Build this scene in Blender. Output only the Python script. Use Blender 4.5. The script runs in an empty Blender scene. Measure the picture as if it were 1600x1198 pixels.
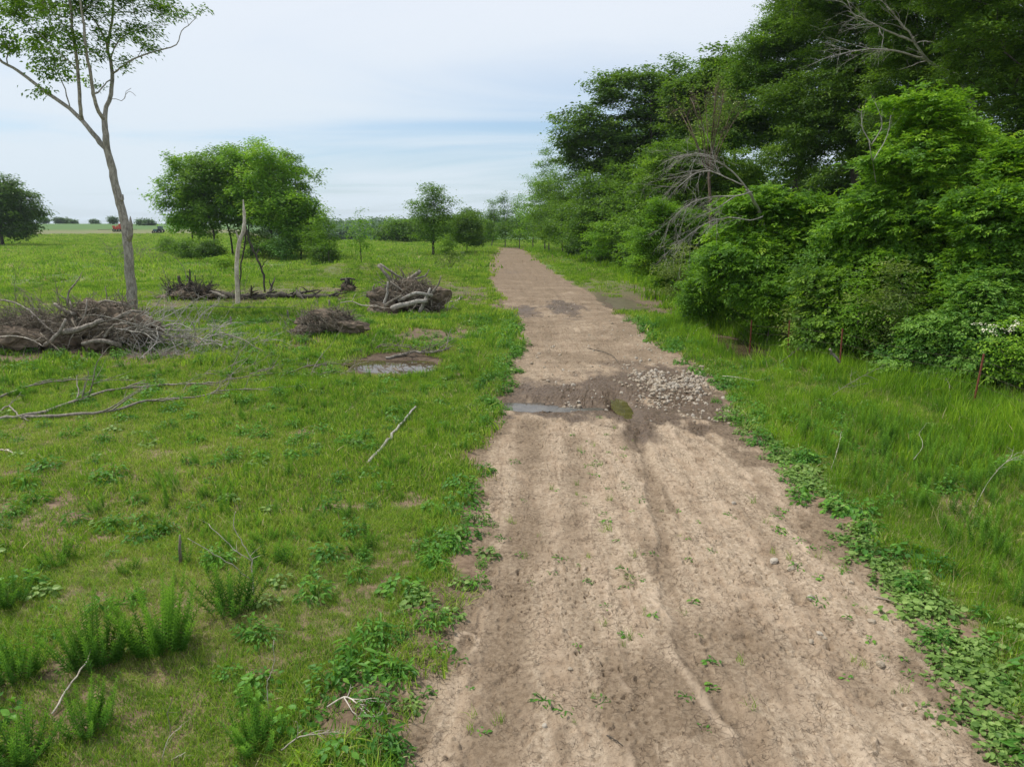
import bpy, math, random
import numpy as np
from math import radians as R, sin, cos, tan, pi

# ------------------------------------------------------------------ camera, world, sun, exposure
SC = bpy.context.scene
COL = SC.collection
F_PX, HZ, CH = 1081.0, 350.0, 4.0           # focal length in photo pixels, horizon row, camera height
PITCH = math.atan((599 - HZ) / F_PX)
cam_d = bpy.data.cameras.new('camera'); cam = bpy.data.objects.new('camera', cam_d); COL.objects.link(cam)
cam_d.sensor_width = 36.0; cam_d.lens = 36.0 * F_PX / 1600.0
cam_d.clip_start = 0.1; cam_d.clip_end = 8000
cam.location = (0, 0, CH); cam.rotation_euler = (pi / 2 - PITCH, 0, 0)
SC.camera = cam
SC.view_settings.view_transform = 'Standard'; SC.view_settings.look = 'None'
SC.view_settings.gamma = 1.0; SC.view_settings.exposure = 0.15
SC.cycles.max_bounces = 6; SC.cycles.diffuse_bounces = 3; SC.cycles.glossy_bounces = 2
SC.cycles.transmission_bounces = 4; SC.cycles.transparent_max_bounces = 4
SC.cycles.use_denoising = True

SUN_EL, SUN_AZ = 60.0, 292.0                 # azimuth clockwise from +Y
sun_d = bpy.data.lights.new('sun', 'SUN'); sun = bpy.data.objects.new('sun', sun_d); COL.objects.link(sun)
sun_d.energy = 3.4; sun_d.angle = R(4.0); sun_d.color = (1.0, 0.95, 0.87)
sdir = (sin(R(SUN_AZ)) * cos(R(SUN_EL)), cos(R(SUN_AZ)) * cos(R(SUN_EL)), sin(R(SUN_EL)))
from mathutils import Vector
sun.rotation_euler = Vector(sdir).to_track_quat('Z', 'Y').to_euler()
sun.location = (-30, 0, 60)

W = bpy.data.worlds.new('World'); SC.world = W; W.use_nodes = True
wn, wl = W.node_tree.nodes, W.node_tree.links
wn.clear()
def WN(t, **k):
    n = wn.new(t)
    for a, b in k.items(): setattr(n, a, b)
    return n
w_out = WN('ShaderNodeOutputWorld'); w_bg = WN('ShaderNodeBackground'); w_bg.inputs[1].default_value = 0.1
sky = WN('ShaderNodeTexSky', sky_type='NISHITA', sun_disc=False)
sky.sun_elevation = R(SUN_EL); sky.sun_rotation = R(SUN_AZ); sky.air_density = 1.0; sky.dust_density = 1.5; sky.ozone_density = 1.5
tc = WN('ShaderNodeTexCoord'); sep = WN('ShaderNodeSeparateXYZ'); wl.new(tc.outputs['Generated'], sep.inputs[0])
def wmath(op, a, b=None, clamp=False):
    n = WN('ShaderNodeMath', operation=op); n.use_clamp = clamp
    for i, v in enumerate((a, b)):
        if v is None: continue
        if isinstance(v, (int, float)): n.inputs[i].default_value = v
        else: wl.new(v, n.inputs[i])
    return n.outputs[0]
zz = wmath('ADD', wmath('MAXIMUM', sep.outputs[2], 0.0), 0.10)
cu = wmath('DIVIDE', sep.outputs[0], zz); cv = wmath('DIVIDE', sep.outputs[1], zz)
comb = WN('ShaderNodeCombineXYZ'); wl.new(wmath('MULTIPLY', cu, 0.45), comb.inputs[0]); wl.new(cv, comb.inputs[1])
nz = WN('ShaderNodeTexNoise'); nz.inputs['Scale'].default_value = 0.55; nz.inputs['Detail'].default_value = 7; nz.inputs['Roughness'].default_value = 0.55
nz.inputs['Distortion'].default_value = 0.7
wl.new(comb.outputs[0], nz.inputs['Vector'])
# the thin blue gap low over the end of the track
gx = wmath('DIVIDE', wmath('SUBTRACT', sep.outputs[0], 0.14), 0.42); gz = wmath('DIVIDE', wmath('SUBTRACT', sep.outputs[2], 0.115), 0.085)
gap = wmath('POWER', 2.718, wmath('MULTIPLY', wmath('ADD', wmath('MULTIPLY', gx, gx), wmath('MULTIPLY', gz, gz)), -1.0))
front = wmath('GREATER_THAN', sep.outputs[1], 0.0)
gap = wmath('MULTIPLY', gap, front)
cover = wmath('ADD', wmath('MULTIPLY', nz.outputs['Fac'], 2.2), -0.22)
cover = wmath('SUBTRACT', cover, wmath('MULTIPLY', gap, 0.52), clamp=True)
cr = WN('ShaderNodeMapRange', interpolation_type='SMOOTHSTEP'); wl.new(cover, cr.inputs[0])
cr.inputs[1].default_value = 0.05; cr.inputs[2].default_value = 0.95; cr.inputs[3].default_value = 0.22; cr.inputs[4].default_value = 0.97
# cloud sheet: bluish towards the horizon, brighter higher up, dimmed again overhead
up = WN('ShaderNodeMapRange'); wl.new(sep.outputs[2], up.inputs[0])
up.inputs[1].default_value = 0.0; up.inputs[2].default_value = 0.32
ccol = WN('ShaderNodeMix', data_type='RGBA'); wl.new(up.outputs[0], ccol.inputs[0])
ccol.inputs[6].default_value = (6.5, 7.5, 8.25, 1); ccol.inputs[7].default_value = (7.7, 8.15, 8.9, 1)
hi = WN('ShaderNodeMapRange', interpolation_type='SMOOTHSTEP'); wl.new(sep.outputs[2], hi.inputs[0]); hi.inputs[1].default_value = 0.35; hi.inputs[2].default_value = 0.75
ccol2 = WN('ShaderNodeMix', data_type='RGBA'); wl.new(hi.outputs[0], ccol2.inputs[0]); wl.new(ccol.outputs[2], ccol2.inputs[6]); ccol2.inputs[7].default_value = (4.6, 4.9, 5.4, 1)  # overhead cloud, above the view, dimmed to deepen light contrast below
skb = WN('ShaderNodeMix', data_type='RGBA', blend_type='MULTIPLY'); skb.inputs[0].default_value = 1.0
wl.new(sky.outputs[0], skb.inputs[6]); skb.inputs[7].default_value = (0.84, 1.12, 1.34, 1)
mixc = WN('ShaderNodeMix', data_type='RGBA'); wl.new(cr.outputs[0], mixc.inputs[0])
wl.new(skb.outputs[2], mixc.inputs[6]); wl.new(ccol2.outputs[2], mixc.inputs[7])
wl.new(mixc.outputs[2], w_bg.inputs[0]); wl.new(w_bg.outputs[0], w_out.inputs[0])

# ------------------------------------------------------------------ numeric helpers
def hash2(ix, iy, seed):
    h = (ix.astype(np.int64) * 374761393 + iy.astype(np.int64) * 668265263 + seed * 1442695041) & 0xffffffff
    h = ((h ^ (h >> 13)) * 1274126177) & 0xffffffff
    h = h ^ (h >> 16)
    return (h & 0xffffff) / float(0xffffff)
def vnoise(x, y, seed=0):
    x = np.asarray(x, float); y = np.asarray(y, float)
    ix = np.floor(x); iy = np.floor(y); fx = x - ix; fy = y - iy
    fx = fx * fx * (3 - 2 * fx); fy = fy * fy * (3 - 2 * fy)
    a = hash2(ix, iy, seed); b = hash2(ix + 1, iy, seed); c = hash2(ix, iy + 1, seed); d = hash2(ix + 1, iy + 1, seed)
    return (a * (1 - fx) + b * fx) * (1 - fy) + (c * (1 - fx) + d * fx) * fy - 0.5
def fbm(x, y, seed=0, oct=4, gain=0.5):
    s = 0; a = 1.0; f = 1.0
    for o in range(oct):
        s = s + a * vnoise(x * f + 17.3 * o, y * f - 9.1 * o, seed + o * 7); a *= gain; f *= 2.03
    return s
def sstep(a, b, x):
    t = np.clip((np.asarray(x, float) - a) / (b - a), 0, 1); return t * t * (3 - 2 * t)
CP, SP = cos(PITCH), sin(PITCH)
def ray(px, py):
    x = (px - 800) / F_PX; v = -(py - 599) / F_PX
    return np.array([x, CP + v * SP, -SP + v * CP])
def g0(px, py, z=0.0):
    d = ray(px, py); t = (z - CH) / d[2]; return np.array([d[0] * t, d[1] * t, z])
def pp(px, py, Y):                             # the point seen at a pixel on the upright plane Y metres ahead
    d = ray(px, py); t = Y / d[1]; return np.array([d[0] * t, Y, CH + d[2] * t])

def poly_dist(x, y, P):
    d = np.full(np.shape(x), 1e9)
    for a, b in zip(P[:-1], P[1:]):
        ab = b - a; L = ab @ ab + 1e-12
        t = np.clip(((x - a[0]) * ab[0] + (y - a[1]) * ab[1]) / L, 0, 1)
        d = np.minimum(d, np.hypot(x - a[0] - t * ab[0], y - a[1] - t * ab[1]))
    return d
def tr(*pts): return np.array([g0(a, b)[:2] for a, b in pts])

# road edges, traced then placed on the ground
EL = tr((560, 1330), (608, 1198), (640, 1130), (662, 1060), (690, 970), (738, 860), (762, 770), (775, 690), (785, 640), (800, 590), (812, 540), (803, 505), (786, 470), (770, 440), (764, 418), (768, 400), (776, 391), (778, 387))
ER = tr((1760, 1330), (1600, 1198), (1500, 1080), (1400, 960), (1290, 830), (1210, 730), (1150, 665), (1122, 625), (1105, 595), (1060, 560), (1000, 515), (945, 475), (890, 443), (850, 415), (832, 400), (822, 391), (812, 387))
def interp(P, y):
    o = np.argsort(P[:, 1]); return np.interp(y, P[o, 1], P[o, 0])
YEND = min(EL[:, 1].max(), ER[:, 1].max())
def road_edges(y):
    l = interp(EL, y); r = interp(ER, y)
    l = l + 0.45 * fbm(y * 0.6, 3.1, 5) + 0.26 * fbm(y * 2.6, 1.1, 6, 3); r = r + 0.45 * fbm(y * 0.45, 8.1, 15) + 0.26 * fbm(y * 2.6, 2.1, 16, 3)
    return l, r
def road_in(x, y):                             # metres inside the road (negative outside)
    l, r = road_edges(y); v = np.minimum(x - l, r - x)
    return np.where(y > YEND - 1, -1.0, v)

DITCH = tr((480, 545), (560, 560), (660, 563), (725, 600), (790, 625), (860, 628), (975, 622), (1060, 628), (1120, 605), (1150, 545), (1190, 530))
PUDDLES = [  # px, py, half-width px, half-height px : hollows that hold water
    ('left', 614, 561, 66, 14), ('roadleft', 828, 625, 42, 8), ('olive', 972, 627, 15, 16), ('ditchright', 1150, 538, 34, 17), ('pool', 968, 472, 30, 11), ('pool2', 905, 629, 40, 4)]
PD = []
for nm, a, b, hw, hh in PUDDLES:
    c = g0(a, b); w = abs(g0(a + hw, b)[0] - c[0]); h = abs(g0(a, b - hh)[1] - g0(a, b + hh)[1]) / 2
    PD.append((nm, c[0], c[1], w, h))
MOUND = g0(560, 437)
def HG(x, y):                                  # height of the natural ground
    x = np.asarray(x, float); y = np.asarray(y, float); r = np.hypot(x, y)
    z = 0.30 * fbm(x / 9, y / 9, 1, 3) + 0.05 * fbm(x / 1.1, y / 1.1, 2, 3)
    ri = road_in(x, y); flat = sstep(1.5, -0.6, -ri) if False else sstep(-3.0, 0.0, ri)
    z = z * (1 - 0.85 * flat) 
    z = z - 0.13 * np.exp(-(poly_dist(x, y, DITCH) / 0.7) ** 2)
    z = z + 1.15 * np.exp(-(((x - MOUND[0]) / 6.5) ** 2 + ((y - MOUND[1] - 2) / 4.0) ** 2)) * (1 + 0.25 * fbm(x, y, 31, 2))
    # verge banks beside the track
    z = z + 0.07 * np.exp(-((ri + 0.35) / 0.3) ** 2) * sstep(60, 30, y)
    u = x / np.maximum(y, 1.0)
    wl_ = sstep(-0.29, -0.40, u)
    zl = 4.1 * sstep(150, 540, r) - 9 * sstep(560, 1200, r)
    zc = -4.7 * sstep(165, 300, r) - 1 * sstep(800, 1500, r) + 1.0 * sstep(500, 640, r)
    z = z + wl_ * zl + (1 - wl_) * zc
    for nm, cx, cy, w, h in PD:
        q = ((x - cx) / (w * 1.15)) ** 2 + ((y - cy) / (h * 1.2)) ** 2
        z = z - 0.15 * np.exp(-q * q * 0.7)
    return z
def G(px, py):
    z = 0.0
    for _ in range(8):
        p = g0(px, py, z); z = float(HG(p[0], p[1]))
    return np.array([p[0], p[1], z])
def on(x, y): return (float(x), float(y), float(HG(x, y)))

# ------------------------------------------------------------------ mesh helpers
class MB:
    def __init__(s): s.v = []; s.q = []; s.t = []; s.n = 0; s.qa = []; s.ta = []
    def add(s, V, Q=None, T=None, a=0.5):
        V = np.asarray(V, float)
        if Q is not None and len(Q):
            s.q.append(np.asarray(Q, np.int64) + s.n); s.qa.append(np.broadcast_to(np.asarray(a, float), (len(Q),)) if np.ndim(a) == 0 or len(a) == len(Q) else np.full(len(Q), .5))
        if T is not None and len(T):
            s.t.append(np.asarray(T, np.int64) + s.n); s.ta.append(np.broadcast_to(np.asarray(a, float), (len(T),)) if np.ndim(a) == 0 or len(a) == len(T) else np.full(len(T), .5))
        s.v.append(V); s.n += len(V)
    def tube(s, P, r, sides=5, cap=True, a=0.5, wob=0.0, rng=None):
        P = np.asarray(P, float); k = len(P); r = np.broadcast_to(np.asarray(r, float), (k,))
        T = np.gradient(P, axis=0); T /= np.linalg.norm(T, axis=1, keepdims=True) + 1e-9
        m = T.mean(0); ref = np.eye(3)[np.argmin(np.abs(m))]
        N = np.cross(T, ref); N /= np.linalg.norm(N, axis=1, keepdims=True) + 1e-9; B = np.cross(T, N)
        th = np.arange(sides) * 2 * pi / sides
        rr = r[:, None] * np.ones((1, sides))
        if wob and rng is not None: rr = rr * (1 + wob * rng.uniform(-1, 1, rr.shape))
        V = P[:, None, :] + rr[..., None] * (np.cos(th)[None, :, None] * N[:, None, :] + np.sin(th)[None, :, None] * B[:, None, :])
        i = np.arange(k - 1)[:, None] * sides; j = np.arange(sides)[None, :]; j2 = (j + 1) % sides
        Q = np.stack([i + j, i + j2, i + sides + j2, i + sides + j], -1).reshape(-1, 4)
        V = V.reshape(-1, 3); Tt = None
        if cap:
            V = np.vstack([V, P[0:1], P[-1:]]); c0 = k * sides; c1 = c0 + 1; e = (k - 1) * sides; jj = np.arange(sides); j3 = (jj + 1) % sides
            Tt = np.vstack([np.stack([np.full(sides, c0), j3, jj], 1), np.stack([np.full(sides, c1), e + jj, e + j3], 1)])
        s.add(V, Q, Tt, a)
    def box(s, c, d, rot=0.0, a=0.5):
        c = np.array(c, float); d = np.array(d, float) / 2
        V = np.array([[x, y, z] for x in (-1, 1) for y in (-1, 1) for z in (-1, 1)], float) * d
        ca, sa = cos(rot), sin(rot); V = np.stack([V[:, 0] * ca - V[:, 1] * sa, V[:, 0] * sa + V[:, 1] * ca, V[:, 2]], 1) + c
        s.add(V, [[0, 1, 3, 2], [4, 6, 7, 5], [0, 4, 5, 1], [2, 3, 7, 6], [0, 2, 6, 4], [1, 5, 7, 3]], None, a)
    def mesh(s, name, mat, smooth=False, attr=True):
        V = np.concatenate(s.v) if s.v else np.zeros((0, 3))
        Q = np.concatenate(s.q) if s.q else np.zeros((0, 4), np.int64); T = np.concatenate(s.t) if s.t else np.zeros((0, 3), np.int64)
        me = bpy.data.meshes.new(name); me.vertices.add(len(V)); me.vertices.foreach_set('co', V.astype(np.float32).ravel())
        nl = Q.size + T.size; me.loops.add(nl); me.loops.foreach_set('vertex_index', np.concatenate([Q.ravel(), T.ravel()]).astype(np.int32))
        npoly = len(Q) + len(T); me.polygons.add(npoly)
        st = np.concatenate([np.arange(len(Q)) * 4, Q.size + np.arange(len(T)) * 3]).astype(np.int32)
        me.polygons.foreach_set('loop_start', st)
        me.polygons.foreach_set('use_smooth', np.full(npoly, smooth))
        if attr:
            A = me.attributes.new('tint', 'FLOAT', 'FACE')
            vals = np.concatenate([np.concatenate(s.qa) if s.qa else np.zeros(0), np.concatenate(s.ta) if s.ta else np.zeros(0)])
            A.data.foreach_set('value', vals.astype(np.float32))
        me.update(calc_edges=True)
        if mat: me.materials.append(mat)
        return me
    def obj(s, name, mat, parent=None, smooth=False, loc=None):
        me = s.mesh(name, mat, smooth); o = bpy.data.objects.new(name, me); COL.objects.link(o)
        if parent is not None: o.parent = parent
        if loc is not None: o.location = loc
        return o
def tag(o, label=None, cat=None, group=None, kind=None):
    for k, v in (('label', label), ('category', cat), ('group', group), ('kind', kind)):
        if v: o[k] = v
    return o
def thing(name, label, cat, loc=(0, 0, 0), rz=0.0, group=None, sc=1.0):
    o = bpy.data.objects.new(name, None); COL.objects.link(o); o.empty_display_size = 0.2
    o.location = loc; o.rotation_euler = (0, 0, rz); o.scale = (sc, sc, sc) if np.ndim(sc) == 0 else sc
    return tag(o, label, cat, group)
def dup(root, loc, rz, sc, label, group=None):
    r = root.copy(); COL.objects.link(r); r.location = loc; r.rotation_euler = (0, 0, rz); r.scale = (sc, sc, sc) if np.ndim(sc) == 0 else sc
    r['label'] = label
    if group: r['group'] = group
    elif 'group' in r: del r['group']
    for ch in list(root.children):
        c = ch.copy(); COL.objects.link(c); c.parent = r
    return r

# ------------------------------------------------------------------ materials
class NT:
    def __init__(s, name):
        s.m = bpy.data.materials.new(name); s.m.use_nodes = True; s.t = s.m.node_tree; s.t.nodes.clear()
        s.out = s.t.nodes.new('ShaderNodeOutputMaterial')
    def n(s, t, ins=None, **k):
        n = s.t.nodes.new(t)
        for a, b in k.items(): setattr(n, a, b)
        for a, b in (ins or {}).items():
            if hasattr(b, 'is_output') or isinstance(b, bpy.types.NodeSocket): s.t.links.new(b, n.inputs[a])
            else: n.inputs[a].default_value = b
        return n
    def pos(s): return s.n('ShaderNodeNewGeometry').outputs['Position']
    def noise(s, scale, detail=4, rough=0.5, vec=None, dist=0.0, out='Fac'):
        i = {'Scale': scale, 'Detail': detail, 'Roughness': rough, 'Distortion': dist}
        if vec is not None: i['Vector'] = vec
        return s.n('ShaderNodeTexNoise', i).outputs[out]
    def scale(s, vec, v): return s.n('ShaderNodeVectorMath', {0: vec, 1: v}, operation='MULTIPLY').outputs[0]
    def rng(s, v, a, b, c=0.0, d=1.0, smooth=True):
        return s.n('ShaderNodeMapRange', {0: v, 1: a, 2: b, 3: c, 4: d}, interpolation_type='SMOOTHSTEP' if smooth else 'LINEAR').outputs[0]
    def mix(s, f, a, b, mode='MIX'):
        return s.n('ShaderNodeMix', {0: f, 6: a, 7: b}, data_type='RGBA', blend_type=mode).outputs[2]
    def math(s, op, a, b=0.0, clamp=False): return s.n('ShaderNodeMath', {0: a, 1: b}, operation=op, use_clamp=clamp).outputs[0]
    def attr(s, name): return s.n('ShaderNodeAttribute', attribute_name=name).outputs['Fac']
    def done(s, surf, disp=None): s.t.links.new(surf, s.out.inputs[0]); return s.m
def c4(r, g, b): return (r, g, b, 1.0)

GAIN = 1.78
def leaf_mat(name, dark, mid, light, trans=0.38, patch=0.35, yellow=None, gloss=0.45, var=1.0, inst=0.22):
    m = NT(name)
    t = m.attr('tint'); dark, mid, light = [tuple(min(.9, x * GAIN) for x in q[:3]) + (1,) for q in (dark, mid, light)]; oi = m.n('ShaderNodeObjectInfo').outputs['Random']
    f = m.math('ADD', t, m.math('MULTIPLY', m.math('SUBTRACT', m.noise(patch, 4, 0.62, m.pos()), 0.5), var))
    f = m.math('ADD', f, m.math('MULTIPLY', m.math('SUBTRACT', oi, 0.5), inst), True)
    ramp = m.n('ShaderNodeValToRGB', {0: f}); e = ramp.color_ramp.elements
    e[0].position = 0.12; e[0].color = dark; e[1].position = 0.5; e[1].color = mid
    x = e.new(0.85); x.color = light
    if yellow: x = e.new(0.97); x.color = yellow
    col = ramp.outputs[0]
    geo = m.n('ShaderNodeNewGeometry').outputs['Backfacing']
    colb = m.mix(m.math('MULTIPLY', geo, 0.12), col, c4(0.16, 0.22, 0.11))
    b = m.n('ShaderNodeBsdfPrincipled', {'Base Color': colb, 'Roughness': gloss, 'Specular IOR Level': 0.18})
    tcol = m.mix(0.45, col, c4(0.25, 0.42, 0.04), 'MIX')
    tcol = m.mix(1.0, tcol, c4(1.1, 1.15, 0.7), 'MULTIPLY')
    tb = m.n('ShaderNodeBsdfTranslucent', {'Color': tcol})
    return m.done(m.n('ShaderNodeMixShader', {0: trans, 1: b.outputs[0], 2: tb.outputs[0]}).outputs[0])
def bark_mat(name, a, b, scale=(9, 9, 2.2), flake=None, fl_amt=0.5, bump=0.5):
    m = NT(name); p = m.n('ShaderNodeTexCoord').outputs['Object']
    n = m.noise(1.0, 6, 0.65, m.scale(p, scale)); f = m.rng(n, 0.35, 0.68)
    col = m.mix(f, a, b)
    if flake:
        n2 = m.noise(2.6, 5, 0.7, m.scale(p, (scale[0], scale[1], scale[2] * 1.3))); col = m.mix(m.rng(n2, 0.56, 0.6, 0, fl_amt), col, flake)
    n3 = m.noise(0.8, 3, vec=m.pos()); col = m.mix(m.rng(n3, 0.4, 0.7, 0, 0.35), col, c4(0.10, 0.105, 0.07))
    bp = m.n('ShaderNodeBump', {'Height': n, 'Strength': bump, 'Distance': 0.03})
    return m.done(m.n('ShaderNodeBsdfPrincipled', {'Base Color': col, 'Roughness': 0.9, 'Normal': bp.outputs[0]}).outputs[0])
def plain(name, col, rough=0.7, var=0.3, sc=6.0, metal=0.0, bump=0.0):
    m = NT(name); p = m.n('ShaderNodeTexCoord').outputs['Object']; n = m.noise(sc, 5, 0.6, p)
    c2 = tuple(x * (1 - var) for x in col[:3]) + (1,); c3 = tuple(min(1, x * (1 + var)) for x in col[:3]) + (1,)
    c = m.mix(m.rng(n, 0.3, 0.7), c2, c3)
    i = {'Base Color': c, 'Roughness': rough, 'Metallic': metal}
    if bump: i['Normal'] = m.n('ShaderNodeBump', {'Height': n, 'Strength': bump, 'Distance': 0.02}).outputs[0]
    return m.done(m.n('ShaderNodeBsdfPrincipled', i).outputs[0])

M = {}
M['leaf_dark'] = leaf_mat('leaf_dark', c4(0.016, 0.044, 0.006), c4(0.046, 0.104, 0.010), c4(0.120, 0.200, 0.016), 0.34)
M['leaf_mid'] = leaf_mat('leaf_mid', c4(0.026, 0.070, 0.007), c4(0.076, 0.155, 0.011), c4(0.180, 0.285, 0.020), 0.38)
M['leaf_bright'] = leaf_mat('leaf_bright', c4(0.038, 0.105, 0.008), c4(0.110, 0.225, 0.012), c4(0.230, 0.360, 0.020), 0.42, yellow=c4(0.32, 0.42, 0.04))
M['leaf_shrub'] = leaf_mat('leaf_shrub', c4(0.030, 0.090, 0.014), c4(0.065, 0.160, 0.025), c4(0.150, 0.260, 0.045), 0.36)
M['leaf_olive'] = leaf_mat('leaf_olive', c4(0.05, 0.08, 0.02), c4(0.11, 0.15, 0.03), c4(0.24, 0.27, 0.06), 0.36)
M['leaf_far'] = leaf_mat('leaf_far', c4(0.015, 0.052, 0.018), c4(0.032, 0.085, 0.024), c4(0.065, 0.135, 0.035), 0.25, patch=0.05)
M['grass'] = leaf_mat('grass', c4(0.048, 0.115, 0.012), c4(0.155, 0.255, 0.025), c4(0.315, 0.385, 0.060), 0.40, var=1.5, inst=0.75, patch=0.30, yellow=c4(0.30, 0.31, 0.09), gloss=0.55)
M['lush'] = leaf_mat('lush', c4(0.045, 0.115, 0.008), c4(0.110, 0.205, 0.012), c4(0.220, 0.330, 0.022), 0.42, var=1.4, inst=0.6, patch=0.4, gloss=0.5)
M['straw'] = leaf_mat('straw', c4(0.16, 0.12, 0.06), c4(0.28, 0.22, 0.12), c4(0.40, 0.34, 0.20), 0.2, patch=0.3, gloss=0.7)
M['weed'] = leaf_mat('weed', c4(0.022, 0.085, 0.012), c4(0.050, 0.150, 0.018), c4(0.110, 0.240, 0.028), 0.36, patch=0.5)
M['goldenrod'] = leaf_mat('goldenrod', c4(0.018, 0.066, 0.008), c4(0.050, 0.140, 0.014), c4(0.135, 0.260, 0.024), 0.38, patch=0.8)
M['vine'] = leaf_mat('vine', c4(0.038, 0.090, 0.016), c4(0.110, 0.185, 0.040), c4(0.195, 0.280, 0.080), 0.32, patch=0.7)
M['bark'] = bark_mat('bark', c4(0.10, 0.085, 0.065), c4(0.24, 0.215, 0.175))
M['bark_pale'] = bark_mat('bark_pale', c4(0.21, 0.19, 0.16), c4(0.50, 0.46, 0.40), (10, 10, 3.0), c4(0.62, 0.56, 0.45), 0.8, 0.8)
M['bark_dark'] = bark_mat('bark_dark', c4(0.035, 0.030, 0.024), c4(0.10, 0.085, 0.065))
M['dead_grey'] = bark_mat('dead_grey', c4(0.17, 0.145, 0.12), c4(0.38, 0.34, 0.29), (14, 14, 5))
M['dead_pale'] = bark_mat('dead_pale', c4(0.46, 0.40, 0.33), c4(0.74, 0.68, 0.59), (7, 7, 3), c4(0.26, 0.18, 0.12), 0.6)
M['dead_brown'] = bark_mat('dead_brown', c4(0.11, 0.090, 0.068), c4(0.34, 0.29, 0.225), (14, 14, 6))
M['dead_silver'] = bark_mat('dead_silver', c4(0.30, 0.28, 0.25), c4(0.56, 0.53, 0.48), (14, 14, 5))
M['twig_red'] = bark_mat('twig_red', c4(0.12, 0.08, 0.06), c4(0.24, 0.17, 0.13), (14, 14, 6))
M['soil'] = plain('soil', c4(0.150, 0.115, 0.082), 0.95, 0.45, 5.0, bump=0.9)
M['rock'] = plain('rock', c4(0.36, 0.30, 0.225), 0.9, 0.28, 4.0, bump=0.4)
M['rock_grey'] = plain('rock_grey', c4(0.44, 0.39, 0.32), 0.88, 0.22, 6.0, bump=0.4)
M['post'] = plain('post', c4(0.20, 0.055, 0.032), 0.75, 0.4, 14.0)
M['wire'] = plain('wire', c4(0.16, 0.12, 0.10), 0.6, 0.3, 30.0, 0.5)
M['red_paint'] = plain('red_paint', c4(0.50, 0.07, 0.045), 0.45, 0.15)
M['teal_paint'] = plain('teal_paint', c4(0.07, 0.16, 0.17), 0.45, 0.15)
M['rubber'] = plain('rubber', c4(0.03, 0.03, 0.03), 0.8, 0.2)
M['glass'] = plain('glass', c4(0.10, 0.14, 0.16), 0.08, 0.05)
M['clod'] = plain('clod', c4(0.38, 0.28, 0.19), 0.95, 0.3, 3.0)
M['blossom'] = plain('blossom', c4(0.75, 0.72, 0.55), 0.7, 0.1)

def ground_mat():
    m = NT('ground'); p = m.pos()
    n1 = m.noise(0.9, 6, 0.6, p); n2 = m.noise(9.0, 5, 0.65, p); n3 = m.noise(0.05, 4, 0.6, p); nb = m.noise(0.28, 5, 0.62, p, 0.4)
    dirt = m.mix(m.rng(n2, 0.3, 0.7), c4(0.13, 0.085, 0.052), c4(0.27, 0.19, 0.125))
    thatch = m.mix(m.rng(n2, 0.35, 0.65), c4(0.085, 0.095, 0.030), c4(0.22, 0.20, 0.085))
    near = m.mix(m.rng(n1, 0.42, 0.6), dirt, thatch)
    bare = m.attr('bare'); near = m.mix(bare, near, dirt)
    near = m.mix(m.math('MULTIPLY', m.attr('moist'), 0.85), near, m.mix(m.rng(n2, 0.3, 0.7), c4(0.050, 0.034, 0.022), c4(0.115, 0.080, 0.052)))
    # the far pasture: real colour of grass seen edge on, patches of seed heads and weeds
    past = m.mix(m.rng(nb, 0.30, 0.72), c4(0.050, 0.120, 0.014), c4(0.125, 0.215, 0.026))
    past = m.mix(m.rng(n1, 0.55, 0.75, 0, 0.5), past, c4(0.20, 0.21, 0.07))
    far = m.n('ShaderNodeSeparateXYZ', {0: p}); r = m.n('ShaderNodeVectorMath', {0: p}, operation='LENGTH').outputs['Value']
    band = m.math('MULTIPLY', m.rng(r, 195, 235), m.rng(r, 340, 300)); left = m.rng(far.outputs[0], -20.0, -60.0)
    brown = m.mix(m.rng(m.noise(0.12, 4, 0.6, m.scale(p, (1, 3, 1))), 0.4, 0.65), c4(0.16, 0.185, 0.065), c4(0.24, 0.185, 0.110))
    past = m.mix(m.math('MULTIPLY', m.math('MULTIPLY', band, left), 0.8), past, brown)
    past = m.mix(m.rng(r, 330, 350), past, c4(0.075, 0.165, 0.028))
    fa = m.attr('far')
    col = m.mix(fa, near, past)
    bp = m.n('ShaderNodeBump', {'Height': n2, 'Strength': 0.6, 'Distance': 0.03})
    return m.done(m.n('ShaderNodeBsdfPrincipled', {'Base Color': col, 'Roughness': 0.95, 'Normal': bp.outputs[0]}).outputs[0])
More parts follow.
